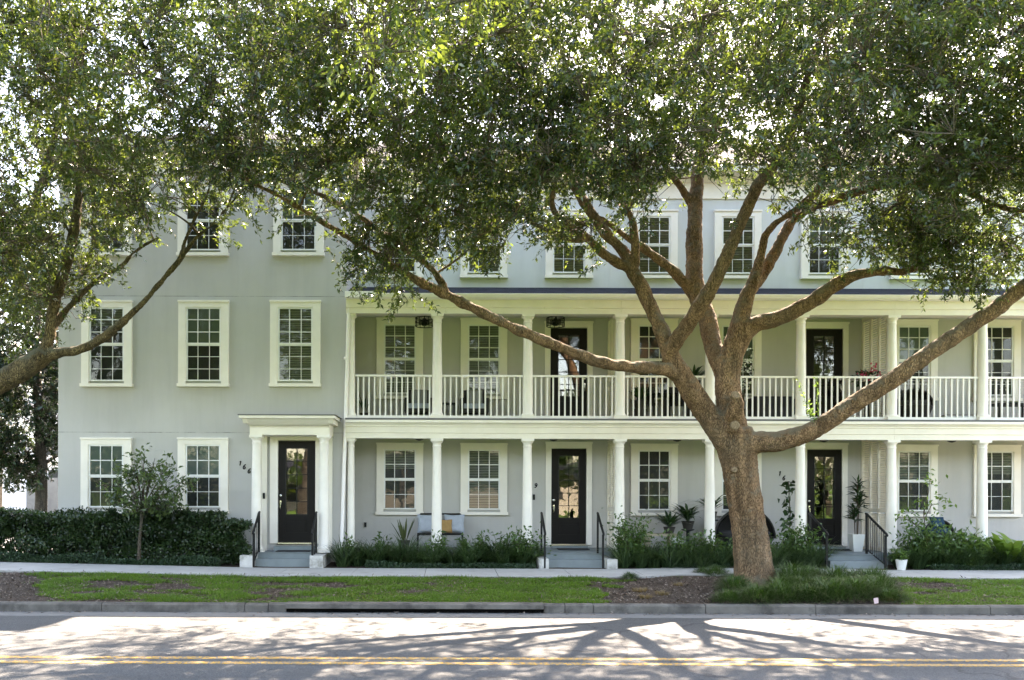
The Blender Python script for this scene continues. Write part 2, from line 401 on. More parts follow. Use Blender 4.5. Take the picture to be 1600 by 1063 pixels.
# ================================================================== ground
def smooth(a, b, x):
    t = np.clip((np.asarray(x, float) - a) / (b - a), 0, 1); return t * t * (3 - 2 * t)
def gz(X, Y):
    X = np.asarray(X, float); Y = np.asarray(Y, float)
    return np.interp(Y, [14.95, 15.6, 18.3, 20.0, 21.4], [.13, .165, .25, .27, .30]) + .018 * np.maximum(0, -4 - X) * smooth(15.2, 18.6, Y)
def strip(name, mat, x0, x1, yfun0, yfun1, nx, ny, dz=0., bumpy=0., kind='structure'):
    xs = np.linspace(x0, x1, nx + 1); V = []
    for i, x in enumerate(xs):
        ya, yb = yfun0(x), yfun1(x)
        for j in range(ny + 1):
            y = ya + (yb - ya) * j / ny
            V.append((x, y, float(gz(x, y)) + dz + bumpy * math.sin(x * 3.1 + y * 2.3) * math.sin(y * 4.1 - x * 1.3)))
    Fc = [(i * (ny + 1) + j, (i + 1) * (ny + 1) + j, (i + 1) * (ny + 1) + j + 1, i * (ny + 1) + j + 1) for i in range(nx) for j in range(ny)]
    return tag(link(name, np_mesh(name, V, Fc, mat, True)), kind=kind)
C0 = lambda c: (lambda x: c)
tag(MB().box(-700, 700, -700, 900, -.60, -.50).obj('ground', M['far_grass']), kind='structure')
tag(MB().box(-120, 120, 6.55, 14.36, -.3, 0).obj('road', M['asphalt']), kind='structure')
tag(MB().box(-120, 120, -60, 6.38, -.5, .12).obj('far_verge_ground', M['far_grass']), kind='structure')
tag(MB().box(-120, 120, 6.38, 6.55, -.3, .15).obj('far_curb', M['curb']), kind='structure')
tag(MB().box(-120, 120, 14.36, 14.86, -.3, .004).obj('gutter', M['gutter']), kind='structure')
ym = MB()
ym.box(-120, 120, 10.47, 10.60, .0, .004); ym.box(-120, 120, 10.78, 10.91, .0, .004)
tag(ym.obj('road_marking', M['yellow']), kind='structure')
tag(MB().box(-120, 120, 14.9, 60, -.4, .02).obj('lot_ground', M['gutter']), kind='structure')
# kerb: cast lengths with open joints, a drain slot under one stretch
cb = MB(); jx = [-60, -30, -18, -14.2]
x = -14.2
rj = random.Random(3)
while x < 60:
    x += rj.uniform(1.5, 2.9) if x < 22 else 12
    jx.append(x)
slot0, slot1 = PX(447, 14.85, 955), PX(850, 14.85, 955)
jx = sorted([j for j in jx if not slot0 - .5 < j < slot1 + .5] + [slot0 - .3, slot0, slot1, slot1 + .35])
for a, b in zip(jx, jx[1:]):
    if abs(a - slot0) < .01:
        prof = [(14.80, .075), (15.02, .075), (15.02, .165), (14.83, .165), (14.80, .145)]
    else:
        prof = [(14.86, -.1), (15.02, -.1), (15.02, .15), (14.90, .15), (14.86, .12)]
    d = rj.uniform(-.006, .006)
    cb.prism([(y, z + d) for y, z in prof], a + .006, b - .006)
cb.box(slot0 - .02, slot1 + .02, 14.93, 15.0, -.2, .07)
tag(cb.obj('curb', M['curb']), kind='structure')
tag(MB().box(slot0, slot1, 14.90, 14.93, -.2, .074).obj('storm_drain', M['pit']), kind='structure')
verge = strip('verge_soil', M['soil'], -40, 40, C0(15.0), C0(20.4), 240, 16, .0, .012, )
def walk_front(x): return 18.3 + (.55 * float(smooth(3.6, 5.2, x)) if x < 8 else .55 * (1 - float(smooth(8.2, 9.8, x))))
def walk_back(x): return walk_front(x) + 1.62 - (.25 * float(smooth(3.6, 5.2, x)) if x < 8 else .25 * (1 - float(smooth(8.2, 9.8, x))))
sw = MB(); sx = -40.
while sx < 40:
    ex = sx + 1.52; n = 4
    for k in range(n):
        a = sx + .006 + (ex - sx - .012) * k / n; b = sx + .006 + (ex - sx - .012) * (k + 1) / n
        vs = []
        for q in (a, b):
            f, g = walk_front(q), walk_back(q)
            vs += [(q, f, float(gz(q, f)) - .12), (q, g, float(gz(q, g)) - .12), (q, g, float(gz(q, g)) + .03), (q, f, float(gz(q, f)) + .03)]
        fs = [(3, 7, 6, 2), (0, 4, 7, 3), (1, 2, 6, 5)]
        if k == 0: fs.append((0, 3, 2, 1))
        if k == n - 1: fs.append((4, 5, 6, 7))
        sw.add(vs, fs)
    sx = ex
tag(sw.obj('sidewalk', M['concrete']), kind='structure')
strip('planting_bed_soil', M['soil'], -40, 40, lambda x: walk_back(x) + .0, C0(21.5), 160, 6, .012, .01)

# ================================================================== the terrace
D1, D2 = 21.4, 22.9
def window(house, cx, Y, zt, zb, w, rt, rb, style, ch=.175, name='window'):
    h = zt - zb; z0, z1 = -h / 2, h / 2; x = w / 2; b = .135
    base = Vector((cx, Y, (zt + zb) / 2)) - parent_origin(house)
    c = MB(); d = .075
    c.box(-x, -x + ch, -d, .02, z0 + b - .06, z1 - .155); c.box(x - ch, x, -d, .02, z0 + b - .06, z1 - .155); c.box(-x, x, -d, .02, z1 - .155, z1)
    c.box(-x - .012, x + .012, -d - .025, .02, z1 - .03, z1 + .012)
    c.box(-x + ch - .03, -x + ch + .012, -d + .02, .0, z0 + b, z1 - .14); c.box(x - ch - .012, x - ch + .03, -d + .02, .0, z0 + b, z1 - .14)
    o = link(name, c.mesh(name, M['casing']), None, house, base)
    s = MB().box(-x - .02, x + .02, -d - .045, .02, z0, z0 + .075); s.box(-x + .0, x, -d - .015, .02, z0 + .075, z0 + b - .061)
    link('sill', s.mesh('sill', M['casing']), None, o)
    gx = x - ch - .0125; g0, g1 = z0 + b, z1 - .156
    frac = rb / (rt + rb); gm = g0 + (g1 - g0) * (frac + (.0 if rt == rb else 0.))
    t = .035; S = MB()
    for (a, e, n, y, mu) in ((gm, g1, rt, -.058, .019), (g0, gm, rb, -.046, .012)):
        S.box(-gx, -gx + t, y, y + .03, a, e); S.box(gx - t, gx, y, y + .03, a, e)
        S.box(-gx + t, gx - t, y + .002, y + .028, e - t, e); S.box(-gx + t, gx - t, y + .002, y + .028, a, a + t)
        for k in (1, 2):
            q = -gx + 2 * gx * k / 3; S.box(q - mu / 2, q + mu / 2, y + .004, y + .024, a + t, e - t)
        for k in range(1, n):
            q = a + (e - a) * k / n; S.box(-gx + t, gx - t, y + .006, y + .022, q - mu / 2, q + mu / 2)
    link('sash', S.mesh('sash', M['sash']), None, o)
    p = MB()
    for a, e, y in ((gm + t, g1 - t, -.045), (g0 + t, gm - t, -.034)):
        p.add([(-gx + t, y, a), (gx - t, y, a), (gx - t, y, e), (-gx + t, y, e)], [(0, 1, 2, 3)])
    link('pane', p.mesh('pane', M['glass']), None, o)
    if style == 'blind':
        k = MB(); z = g0 + .02
        while z < g1 - .03:
            k.add([(-gx + .01, -.006, z), (gx - .01, -.006, z), (gx - .01, -.026, z + .026), (-gx + .01, -.026, z + .026)], [(0, 1, 2, 3)]); z += .042
        link('blind', k.mesh('blind', M['blind']), None, o)
    elif style == 'half':
        k = MB(); z = gm + (g1 - gm) * (abs(math.sin(cx * 7.3 + zt * 3.1)) * 1.1 - .6)
        while z < g1 - .03:
            k.add([(-gx + .01, -.006, z), (gx - .01, -.006, z), (gx - .01, -.026, z + .026), (-gx + .01, -.026, z + .026)], [(0, 1, 2, 3)]); z += .042
        link('blind', k.mesh('blind', M['blind']), None, o)
    elif style == 'pale':
        link('blind', MB().box(-gx + .01, gx - .01, -.024, -.006, gm, g1).mesh('blind', M['pane_reflection']), None, o)  # pale panel in place of the reflection on the upper sash
    link('backing', MB().box(-gx - .02, gx + .02, -.003, .01, g0, g1).mesh('backing', M['screen'] if style != 'blind' else M['shade']), None, o)  # dark sheet stands in for the unlit room behind the window
    return o
def door(house, cx, Y, z0, w=.875, h=2.43, handle=-1, lites=5, panel=True, frame=.15):
    base = Vector((cx, Y, z0)) - parent_origin(house); x = w / 2
    f = MB(); d = .06
    f.box(-x - frame, -x - .012, -d, .02, -.02, h + .02); f.box(x + .012, x + frame, -d, .02, -.02, h + .02); f.box(-x - frame, x + frame, -d, .02, h + .02, h + frame + .02)
    f.box(-x - frame - .015, x + frame + .015, -d - .025, .02, h + frame - .02, h + frame + .03)
    link('door_frame', f.mesh('door_frame', M['casing']), None, house, base)
    link('threshold', MB().box(-x - .011, x + .011, -.10, .0, -.03, .0).mesh('threshold', M['steel']), None, house, base)
    g = MB(); y0, y1 = -.035, .01
    a, b = .19 * w, .81 * w; zt, zb = h * (1 - .066), h * (1 - .73)
    g.box(-x, -x + a, y0, y1, .01, h); g.box(-x + b, x, y0, y1, .01, h); g.box(-x + a, -x + b, y0, y1, zt, h)
    pz0, pz1 = h * .10, h * .225
    g.box(-x + a, -x + b, y0, y1, pz1, zb); g.box(-x + a, -x + b, y0, y1, .01, pz0)
    o = link('door', g.mesh('door', M['door']), None, house, base)
    p = MB().box(-x + a, -x + b, y0 + .018, y1, pz0, pz1); p.box(-x + a + .05, -x + b - .05, y0 + .004, y0 + .018, pz0 + .05, pz1 - .05)
    link('panel', p.mesh('panel', M['door']), None, o)
    q = MB().add([(-x + a, -.012, zb), (-x + b, -.012, zb), (-x + b, -.012, zt), (-x + a, -.012, zt)], [(0, 1, 2, 3)])
    link('glass', q.mesh('glass', M['doorglass']), None, o)
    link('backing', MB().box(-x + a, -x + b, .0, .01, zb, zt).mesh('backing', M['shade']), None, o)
    r = MB(); t = .022
    r.box(-x + a, -x + a + t, y0 - .008, y0 + .02, zb, zt); r.box(-x + b - t, -x + b, y0 - .008, y0 + .02, zb, zt)
    r.box(-x + a + t, -x + b - t, y0 - .008, y0 + .02, zb, zb + t); r.box(-x + a + t, -x + b - t, y0 - .008, y0 + .02, zt - t, zt)
    r.box(-.008, .008, y0 - .004, y0 + .02, zb + t, zt - t)
    for k in range(1, lites):
        z = zb + (zt - zb) * k / lites; r.box(-x + a + t, -x + b - t, y0 - .002, y0 + .018, z - .008, z + .008)
    link('grille', r.mesh('grille', M['black']), None, o)
    hx = handle * (x - .055)
    k = MB().box(hx - .02, hx + .02, y0 - .012, y0 + .001, .90, 1.0); k.tube([(hx, y0 - .01, .96), (hx, y0 - .06, .94), (hx, y0 - .06, .84), (hx, y0 - .012, .80)], .011, 8)
    link('handle', k.mesh('handle', M['steel'], True), None, o)
    k = MB(); k.lathe(0, 0, [(.028, 0), (.032, .012), (.02, .02)], 14); k.xf(Matrix.Translation((hx, y0, 1.12)) @ Matrix.Rotation(R(90), 4, 'X'))
    link('deadbolt', k.mesh('deadbolt', M['steel'], True), None, o)
    return o
def column(house, X, Y, z0, z1, r=.128, name='column'):
    base = Vector((X, Y, z0)) - parent_origin(house); H = z1 - z0
    c = MB(); pr = [(r * 1.12, .12)]
    for k in range(9):
        t = k / 8; pr.append((r * (1 - .17 * max(0, t - .25) ** 1.3 / .75 ** 1.3), .15 + (H - .37) * t))
    pr += [(r * .86, H - .2), (r * .90, H - .195), (r * .90, H - .17), (r * .84, H - .165), (r * .84, H - .10), (r * 1.0, H - .07)]
    c.lathe(0, 0, pr, 24)
    o = link(name, c.mesh(name, M['column'], True), None, house, base)
    b = MB().box(-r * 1.3, r * 1.3, -r * 1.3, r * 1.3, 0, .075); b.lathe(0, 0, [(r * 1.22, .0751), (r * 1.27, .095), (r * 1.22, .118), (r * 1.1, .13)], 24)
    link('base', b.mesh('base', M['column'], True), None, o)
    q = MB().lathe(0, 0, [(r * .9, H - .11), (r * 1.12, H - .075), (r * 1.14, H - .06)], 24); q.box(-r * 1.22, r * 1.22, -r * 1.22, r * 1.22, H - .06, H)
    link('capital', q.mesh('capital', M['column'], True), None, o)
    return o
def text(house, s, p, h, mat):
    """one slanted numeral bent from flat bar, standing 1 cm off the wall"""
    k = h / 2
    if s == '1': q = [[(-.30, .55), (.10, 1.0), (-.10, -1.0)]]
    else:
        q = [[(.55, .95), (.15, .80), (-.25, .35), (-.42, -.15), (-.38, -.62), (-.05, -.95), (.32, -.80), (.48, -.45), (.30, -.08), (-.02, .02), (-.35, -.25)]]
        if s == '9': q = [[(-x, -y) for x, y in c] for c in q]
    m = MB()
    for c in q:
        c = catmull2(c) if len(c) > 4 else c
        m.tube([(x * k + y * k * .12, 0, y * k) for x, y in c], .0125, 6)
    return link('house_numeral', m.mesh('house_numeral', mat, True), None, house, Vector((p[0], p[1] - .008, p[2])) - parent_origin(house))
def catmull2(c):
    P0 = [np.array(v, float) for v in c]; out = []
    for i in range(len(P0) - 1):
        a, b, cc, d = P0[max(i - 1, 0)], P0[i], P0[i + 1], P0[min(i + 2, len(P0) - 1)]
        for j in range(4):
            t = j / 4; out.append(.5 * (2 * b + (cc - a) * t + (2 * a - 5 * b + 4 * cc - d) * t * t + (3 * b - a - 3 * cc + d) * t ** 3))
    return out + [P0[-1]]
def light_fixture(p):
    pass

# ---- the projecting end house
end = thing('townhouse', 'pale grey end house with three rows of windows and a small pillared door porch', 'house', (-5.9, D1, .3), group='terrace of townhouses')
XL, XR = PX(91, D1, 640), PX(541, D1, 600)
ZE = 10.15
MB().box(XL, XR, D1, 33, -.3, 9.55).obj('wall', M['end_wall'], end)
MB().box(XL - .02, XR + .02, D1 - .05, 33.02, 9.55, ZE).obj('frieze', M['trim'], end)
MB().prism([(D1 - .05, ZE - .28), (D1 - .12, ZE - .26), (D1 - .2, ZE - .12), (D1 - .42, ZE - .08), (D1 - .42, ZE + .08), (33.3, ZE + .08), (33.3, ZE - .1)][::-1], XL - .42, XR + .35).obj('cornice', M['trim'], end)
def hip(x0, x1, y0, y1, z, rise, run):
    xm0, xm1 = x0 + run, x1 - run; ym = (y0 + y1) / 2
    if xm0 > xm1: xm0 = xm1 = (x0 + x1) / 2
    return MB().add([(x0, y0, z), (x1, y0, z), (x1, y1, z), (x0, y1, z), (xm0, ym, z + rise), (xm1, ym, z + rise)], [(0, 1, 5, 4), (1, 2, 5), (2, 3, 4, 5), (3, 0, 4), (0, 3, 2, 1)])
hip(XL - .44, XR + .36, D1 - .45, 33.3, ZE + .083, 2.6, 3.2).obj('roof', M['slate'], end)
W = 1.2
for px, st in ((168, 'half'), (319, 'pale'), (462, 'blind')):
    window(end, PX(px, D1, 538), D1, PZ(471, D1, px), PZ(605, D1, px), W, 3, 3, st)
for px, st in ((168, 'none'), (318, 'none'), (467, 'pale')):
    window(end, PX(px, D1, 350), D1, PZ(289, D1, px), PZ(401, D1, px), W, 2, 2, st)
for px, st in ((167, 'pale'), (318, 'pale')):
    window(end, PX(px, D1, 744), D1, PZ(685, D1, px), PZ(802, D1, px), W, 2, 2, st)
# door porch
dcx = PX(464, D1, 770); PZ0 = .585
door(end, dcx, D1 - .0, PZ(848, D1 - .05, 464), .87, 2.42, -1, frame=.2)
pcx = (401 - 700) * 20.78 / 1400, (506 - 700) * 20.78 / 1400
for X in pcx: column(end, X, 20.80, PZ0 + .0, 3.30, .125)
fx0, fx1 = pcx[0] - .14, pcx[1] + .14
q = MB()
for X, s in ((pcx[0], -1), (pcx[1], 1)):
    q.box(X - .12, X + .12, D1 - .06, D1 + .02, PZ0, 3.30)
q.obj('pilaster', M['trim'], end)
prof = [(20.66, 3.30), (D1 + .01, 3.30), (D1 + .01, 3.72), (20.30, 3.72), (20.30, 3.66), (20.36, 3.64), (20.46, 3.56), (20.52, 3.52), (20.64, 3.50), (20.66, 3.46)]
MB().prism(prof, fx0, fx1).obj('entablature', M['trim'], end)
for a, b in ((fx0 - .17, fx0), (fx1, fx1 + .17)):
    q = MB(); q.prism([(20.30, 3.66), (D1, 3.66), (D1, 3.72), (20.30, 3.72)], a, b); q.prism([(20.44, 3.55), (D1, 3.55), (D1, 3.66), (20.36, 3.66)], (a if a < fx0 - .1 else b - .17) + (.06 if a < fx0 - .1 else 0), (b if a < fx0 - .1 else b - .06))
    q.obj('cornice_return', M['trim'], end)
MB().box(fx0 - .19, fx1 + .19, 20.28, D1, 3.722, 3.745).obj('flashing', M['deck'], end)
def steps(house, x0, x1, yb=20.0, yt=20.6, zt=PZ0, zb=.30, back=21.4, mat='porch_conc'):
    m = MB(); m.box(x0, x1, yt, back, 0, zt); m.box(x0, x1, (yb + yt) / 2, yt - .002, 0, (zt + zb) / 2 + .02); 
    m.box(x0 - .0, x1, yt - .03, yt + .05, zt + .001, zt + .012)
    return m.obj('steps', M[mat], house)
sx0, sx1 = (401 - 700) * 20.4 / 1400, (488 - 700) * 20.4 / 1400
steps(end, sx0, sx1)
MB().box(dcx - .5, dcx + .5, D1 - .28, D1 - .061, PZ0, PZ(853, D1, 464)).obj('door_step', M['porch_conc'], end)
for a, b in (((375 - 700) * 20 / 1400, sx0 - .005), (sx1 + .005, (505 - 700) * 20 / 1400)):
    MB().box(a, b, 20.0, D1 - .01, 0, PZ0 - .02).obj('step_cheek', M['cheek'], end)
def handrail(house, X, yf=20.04, yb=20.62, zf=.30, zb=PZ0, hf=.78, hb=.93, bal=0):
    m = MB(); r = .021
    m.box(X - r, X + r, yf - r, yf + r, zf, zf + hf - .02); m.box(X - r, X + r, yb - r, yb + r, zb, zb + hb - .02)
    m.tube([(X, yf - .09, zf + hf - .03), (X, yf - .04, zf + hf + .01), (X, yb, zb + hb), (X, yb + .05, zb + hb + .005)], [.022, .028, .028, .024], 8)
    if bal:
        m.tube([(X, yf, zf + .1), (X, yb, zb + .1)], .014, 6)
        for k in range(1, bal):
            t = k / bal; y = yf + (yb - yf) * t; m.tube([(X, y, zf + .1 + (zb - zf) * t), (X, y, zf + hf + (zb + hb - zf - hf) * t)], .008, 5)
    return m.obj('handrail', M['black'], house, True)
handrail(end, (396 - 700) * 20 / 1400, bal=4); handrail(end, (488 - 700) * 20 / 1400, bal=4)
for ch, px, py in (('1', 375.8, 724), ('6', 381.8, 729.6), ('6', 389.4, 736)):
    pt = P(px, py, D1); text(end, ch, (pt.x, D1 - .004, pt.z), .11, M['black'])
pt = P(412.5, 775, D1 - .06); MB().box(pt.x - .025, pt.x + .025, D1 - .09, D1 - .0, pt.z - .07, pt.z + .07).obj('doorbell', M['black'], end)

# ---- three terrace houses behind one porch
colX = [PX(p, D1, 620) for p in (683, 824.5, 968.5, 1109.5, 1251, 1393, 1535)]
pit = (colX[-1] - colX[0]) / 6
colX += [colX[-1] + pit, colX[-1] + 2 * pit, colX[-1] + 3 * pit]
XP0 = XR + .004; XU = [XP0, colX[2], colX[5], colX[8]]
ZB0, ZB1, ZF = PZ(685.5, 21.26, 800), PZ(657.5, 21.26, 800), PZ(656, 21.3, 800)   # lower beam, balcony floor
ZT0, ZT1 = PZ(490.5, 21.26, 800), PZ(464, 21.2, 800)
ulabel = ['grey middle house with a bench on its porch and drum ceiling fans above', 'grey house behind the big oak trunk with dark pod seat on its porch', 'grey house past the potted palm with dark round wicker chair on its porch']
wins = [[('w', 625, 0), ('w', 756, 0), ('d', 888.5, 0)], [('w', 1021.5, 0), ('w', 1152, 0), ('d', 1287, 0)], [('w', 1426.5, 0), ('w', 1556, 0), ('d', 1690, 0)]]
HOUSES = []
for u in range(3):
    h = thing('townhouse', ulabel[u], 'house', ((XU[u] + XU[u + 1]) / 2, D2, .3), group='terrace of townhouses'); HOUSES.append(h)
    a, b = XU[u] + .002, XU[u + 1] - .002
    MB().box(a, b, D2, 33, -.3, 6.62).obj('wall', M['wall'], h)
    MB().box(a, b, D2, 33, 6.62, 9.50).obj('upper_wall', M['skylit_wall'], h)
    MB().box(a, b, D2 - .04, 33, 9.50, 10.15).obj('frieze', M['trim'], h)
    MB().prism([(D2 - .04, ZE - .26), (D2 - .1, ZE - .25), (D2 - .2, ZE - .12), (D2 - .45, ZE - .08), (D2 - .45, ZE + .08), (33.3, ZE + .08), (33.3, ZE - .1)][::-1], a, b).obj('cornice', M['trim'], h)
    MB().prism([(D2 - .5, ZE + .083), (33.3, ZE + .083), (28, ZE + 2.75)], a, b).obj('roof', M['slate'], h)
    # porch structure
    MB().box(a, b, 21.18, D2, -.2, PZ0).obj('porch_floor', M['porch_conc'], h)
    fy = 21.26
    pr = [(fy, ZB0), (21.54, ZB0), (21.54, ZB1), (fy - .13, ZB1), (fy - .13, ZB1 - .06), (fy - .09, ZB1 - .075), (fy - .05, ZB1 - .12), (fy - .05, ZB1 - .15), (fy - .022, ZB1 - .16), (fy - .022, ZB0 + .13), (fy, ZB0 + .12)]
    MB().prism(pr, a, b).obj('porch_beam', M['trim'], h)
    MB().box(a, b, 21.145, D2, ZB1 + .001, ZF + .02).obj('balcony_floor', M['deck'], h)
    MB().box(a, b, 21.54, D2, ZB0 + .28, ZB0 + .33).obj('porch_ceiling', M['ceil'], h)
    pr = [(fy, ZT0), (21.54, ZT0), (21.54, ZT1), (fy - .06, ZT1), (fy - .06, ZT1 - .05), (fy - .03, ZT1 - .06), (fy - .03, ZT0 + .14), (fy, ZT0 + .13)]
    MB().prism(pr, a, b).obj('balcony_beam', M['trim'], h)
    MB().box(a, b, 21.54, D2, ZT0 + .22, ZT0 + .27).obj('balcony_ceiling', M['ceil'], h)
    g0, g1 = PZ(466.5, 21.05, 800), PZ(459, 21.05, 800)
    MB().prism([(fy - .06, g0), (fy - .06, g1), (21.02, g1), (21.02, g1 - .02), (21.05, g0 + .03), (21.10, g0)][::-1], a, b).obj('gutter', M['white'], h)
    MB().prism([(21.06, g1 + .002), (D2, PZ(449.5, D2, 800)), (D2, g1 + .002)][::-1], a, b).obj('porch_roof', M['slate'], h)
    cs = [i for i in range(len(colX)) if a - .01 < colX[i] < b + .3 and not (u < 2 and abs(colX[i] - XU[u + 1]) < .05 and False)]
    cs = {0: [0, 1, 2], 1: [3, 4, 5], 2: [6, 7, 8]}[u]
    for i in cs:
        column(h, colX[i], D1, PZ0, ZB0, .122); column(h, colX[i], D1, ZF + .02, ZT0, .122)
    if u == 0:
        for z0, z1 in ((PZ0, ZB0), (ZF + .02, ZT0)):
            column(h, XP0 + .118, D1 + .02, z0, z1, .09, 'half_column')
    # railings
    xs = [XP0 + .10] + [colX[i] for i in range(9)]
    lo = {0: 0, 1: 3, 2: 6}[u]
    for k in range(lo, lo + 3):
        x0, x1 = xs[k] + .115, xs[k + 1] - .115
        rl = Vector(((x0 + x1) / 2, D1, ZF)); hw = (x1 - x0) / 2
        zt, zb = PZ(586.5, D1, 800) - ZF, PZ(650, D1, 800) - ZF
        r = MB().box(-hw, hw, -.025, .025, zb - .07, zb - .0)
        ro = link('railing', r.mesh('railing', M['white']), None, h, rl - parent_origin(h))
        link('handrail', MB().box(-hw, hw, -.035, .035, zt - .045, zt).mesh('handrail', M['white']), None, ro)
        n = 14; me = MB().box(-.017, .017, -.017, .017, zb, zt - .045).mesh('baluster', M['white'])
        for q in range(n): link('baluster', me, None, ro, (-hw + 2 * hw * (q + .5) / n, 0, 0))
    # openings
    for kind, px, _ in wins[u]:
        lower = PX(px, D2, 750); upper = PX(px, D2, 560)
        if kind == 'w':
            window(h, lower, D2, PZ(693.5, D2, 800), PZ(805, D2, 800), 1.19, 2, 2, ('half' if px < 700 else 'blind') if u == 0 else ('none' if px < 1200 else 'half'))
            window(h, upper, D2, PZ(498.5, D2, 800), PZ(624.5, D2, 800), 1.19, 3, 3, 'blind' if u == 0 else ('none' if px < 1100 or px > 1500 else 'pale'))
        else:
            door(h, lower, D2, PZ(850, D2, 800), .875, 2.43, -1)
            MB().box(lower - .46, lower + .46, D2 - .25, D2 - .061, PZ0, PZ(850.5, D2, 800) - .03).obj('door_step', M['porch_conc'], h)
            door(h, upper, D2, ZF + .06, .92, 2.40, 1, lites=5)
        window(h, PX(px, D2, 380), D2, PZ(329, D2, 800), PZ(435.5, D2, 800), 1.19, 2, 2, 'pale' if (px in (625, 1291, 1287, 1426.5)) else 'blind')
    # louvred screen between the porches
    if u < 2 or True:
        X = XU[u + 1]
        for z0, z1 in ((PZ0, ZB0 + .28), (ZF + .02, ZT0 + .22)):
            s = MB(); y0, y1 = 21.56, D2 - .002; H = z1 - z0; st = .07; xa, xb = X - .028, X + .028
            ys = [y0 + (y1 - y0 - st) * k / 3 for k in range(4)]
            for y in ys: s.box(xa, xb, y, y + st, z0, z1)
            zm = z0 + .95
            for y in ys[:-1]:
                yy0, yy1 = y + st, y + (y1 - y0 - st) / 3
                s.box(xa + .002, xb - .002, yy0, yy1, z0, z0 + .09); s.box(xa + .002, xb - .002, yy0, yy1, zm, zm + .09); s.box(xa + .002, xb - .002, yy0, yy1, z1 - .09, z1)
                for c0, c1 in ((z0 + .09, zm), (zm + .09, z1 - .09)):
                    z = c0 + .01
                    while z < c1 - .03:
                        s.add([(xa + .004, yy0, z), (xa + .004, yy1, z), (xb - .004, yy1, z + .04), (xb - .004, yy0, z + .04), (xa + .004, yy0, z + .008), (xa + .004, yy1, z + .008), (xb - .004, yy1, z + .048), (xb - .004, yy0, z + .048)], [(0, 1, 2, 3), (7, 6, 5, 4), (0, 4, 5, 1), (2, 6, 7, 3)])
                        z += .055
            s.obj('louvred_screen', M['trim'], h)
h1, h2, h3 = HOUSES
def porch_steps(h, p0, p1, cheeks):
    x0, x1 = (p0 - 700) * 20.3 / 1400, (p1 - 700) * 20.3 / 1400
    steps(h, x0 + .12, x1 - .1, 20.0, 20.62, PZ0 - .003, .30, 21.18)
    for a, b in ((x0 - .1, x0 + .115), (x1 - .095, x1 + .14)) if cheeks else ():
        MB().box(a, b, 20.02, 21.17, 0, PZ0 - .08).obj('step_cheek', M['cheek'], h)
porch_steps(h1, 848, 952, True)
handrail(h1, (851.5 - 700) * 20.04 / 1400, bal=0, yb=20.75); handrail(h1, (942.5 - 700) * 20.04 / 1400, bal=0, yb=20.75)
porch_steps(h2, 1290, 1394, False)
handrail(h2, (1292 - 700) * 20.04 / 1400, bal=0, yb=20.95); handrail(h2, (1384 - 700) * 20.04 / 1400, bal=9, yb=20.95)
pt = P(837.5, 759, D2); text(h1, '9', (pt.x, D2 - .004, pt.z), .11, M['black'])
for ch, px, py in (('1', 1218.6, 740), ('6', 1224.6, 747)):
    pt = P(px, py, D2); text(h2, ch, (pt.x, D2 - .004, pt.z), .11, M['black'])
pt = P(834, 777, D2); MB().box(pt.x - .03, pt.x + .03, D2 - .03, D2, pt.z - .07, pt.z + .07).obj('doorbell', M['black'], h1)
pt = P(571, 820, D2); MB().box(pt.x - .03, pt.x + .03, D2 - .05, D2, pt.z - .06, pt.z + .06).obj('outlet_box', M['black'], h1)
# downpipe where the end house meets the porch
dp = MB()
A = [P(546, 462, 21.28), P(545, 480, 21.30), P(540.5, 640, 21.30), P(534, 842, 21.30), P(533, 858, 21.1)]
dp.tube(A, .045, 10)
for py in (655, 560): q = P(540.5, py, 21.3); dp.lathe(q.x, 21.3, [(.055, q.z - .03), (.055, q.z + .03)], 10)
dp.obj('downpipe', M['white'], h1, True)
q0, q1 = P(544, 300, 21.5), P(545, 446, 21.5)
MB().tube([Vector((XR + .06, 22.75, 9.9)), Vector((XR + .06, 22.75, 7.5)), Vector((XR + .06, 22.6, 7.3))], .045, 10).obj('downpipe', M['white'], h1, True)
pt0, pt1 = P(540, 452, 21.0), P(590, 466, 21.0)
MB().box(XR + .004, PX(588, 21, 460), 20.995, 21.4, PZ(464.5, 21, 560), PZ(455, 21, 560)).obj('gutter_end_box', M['white'], h1)
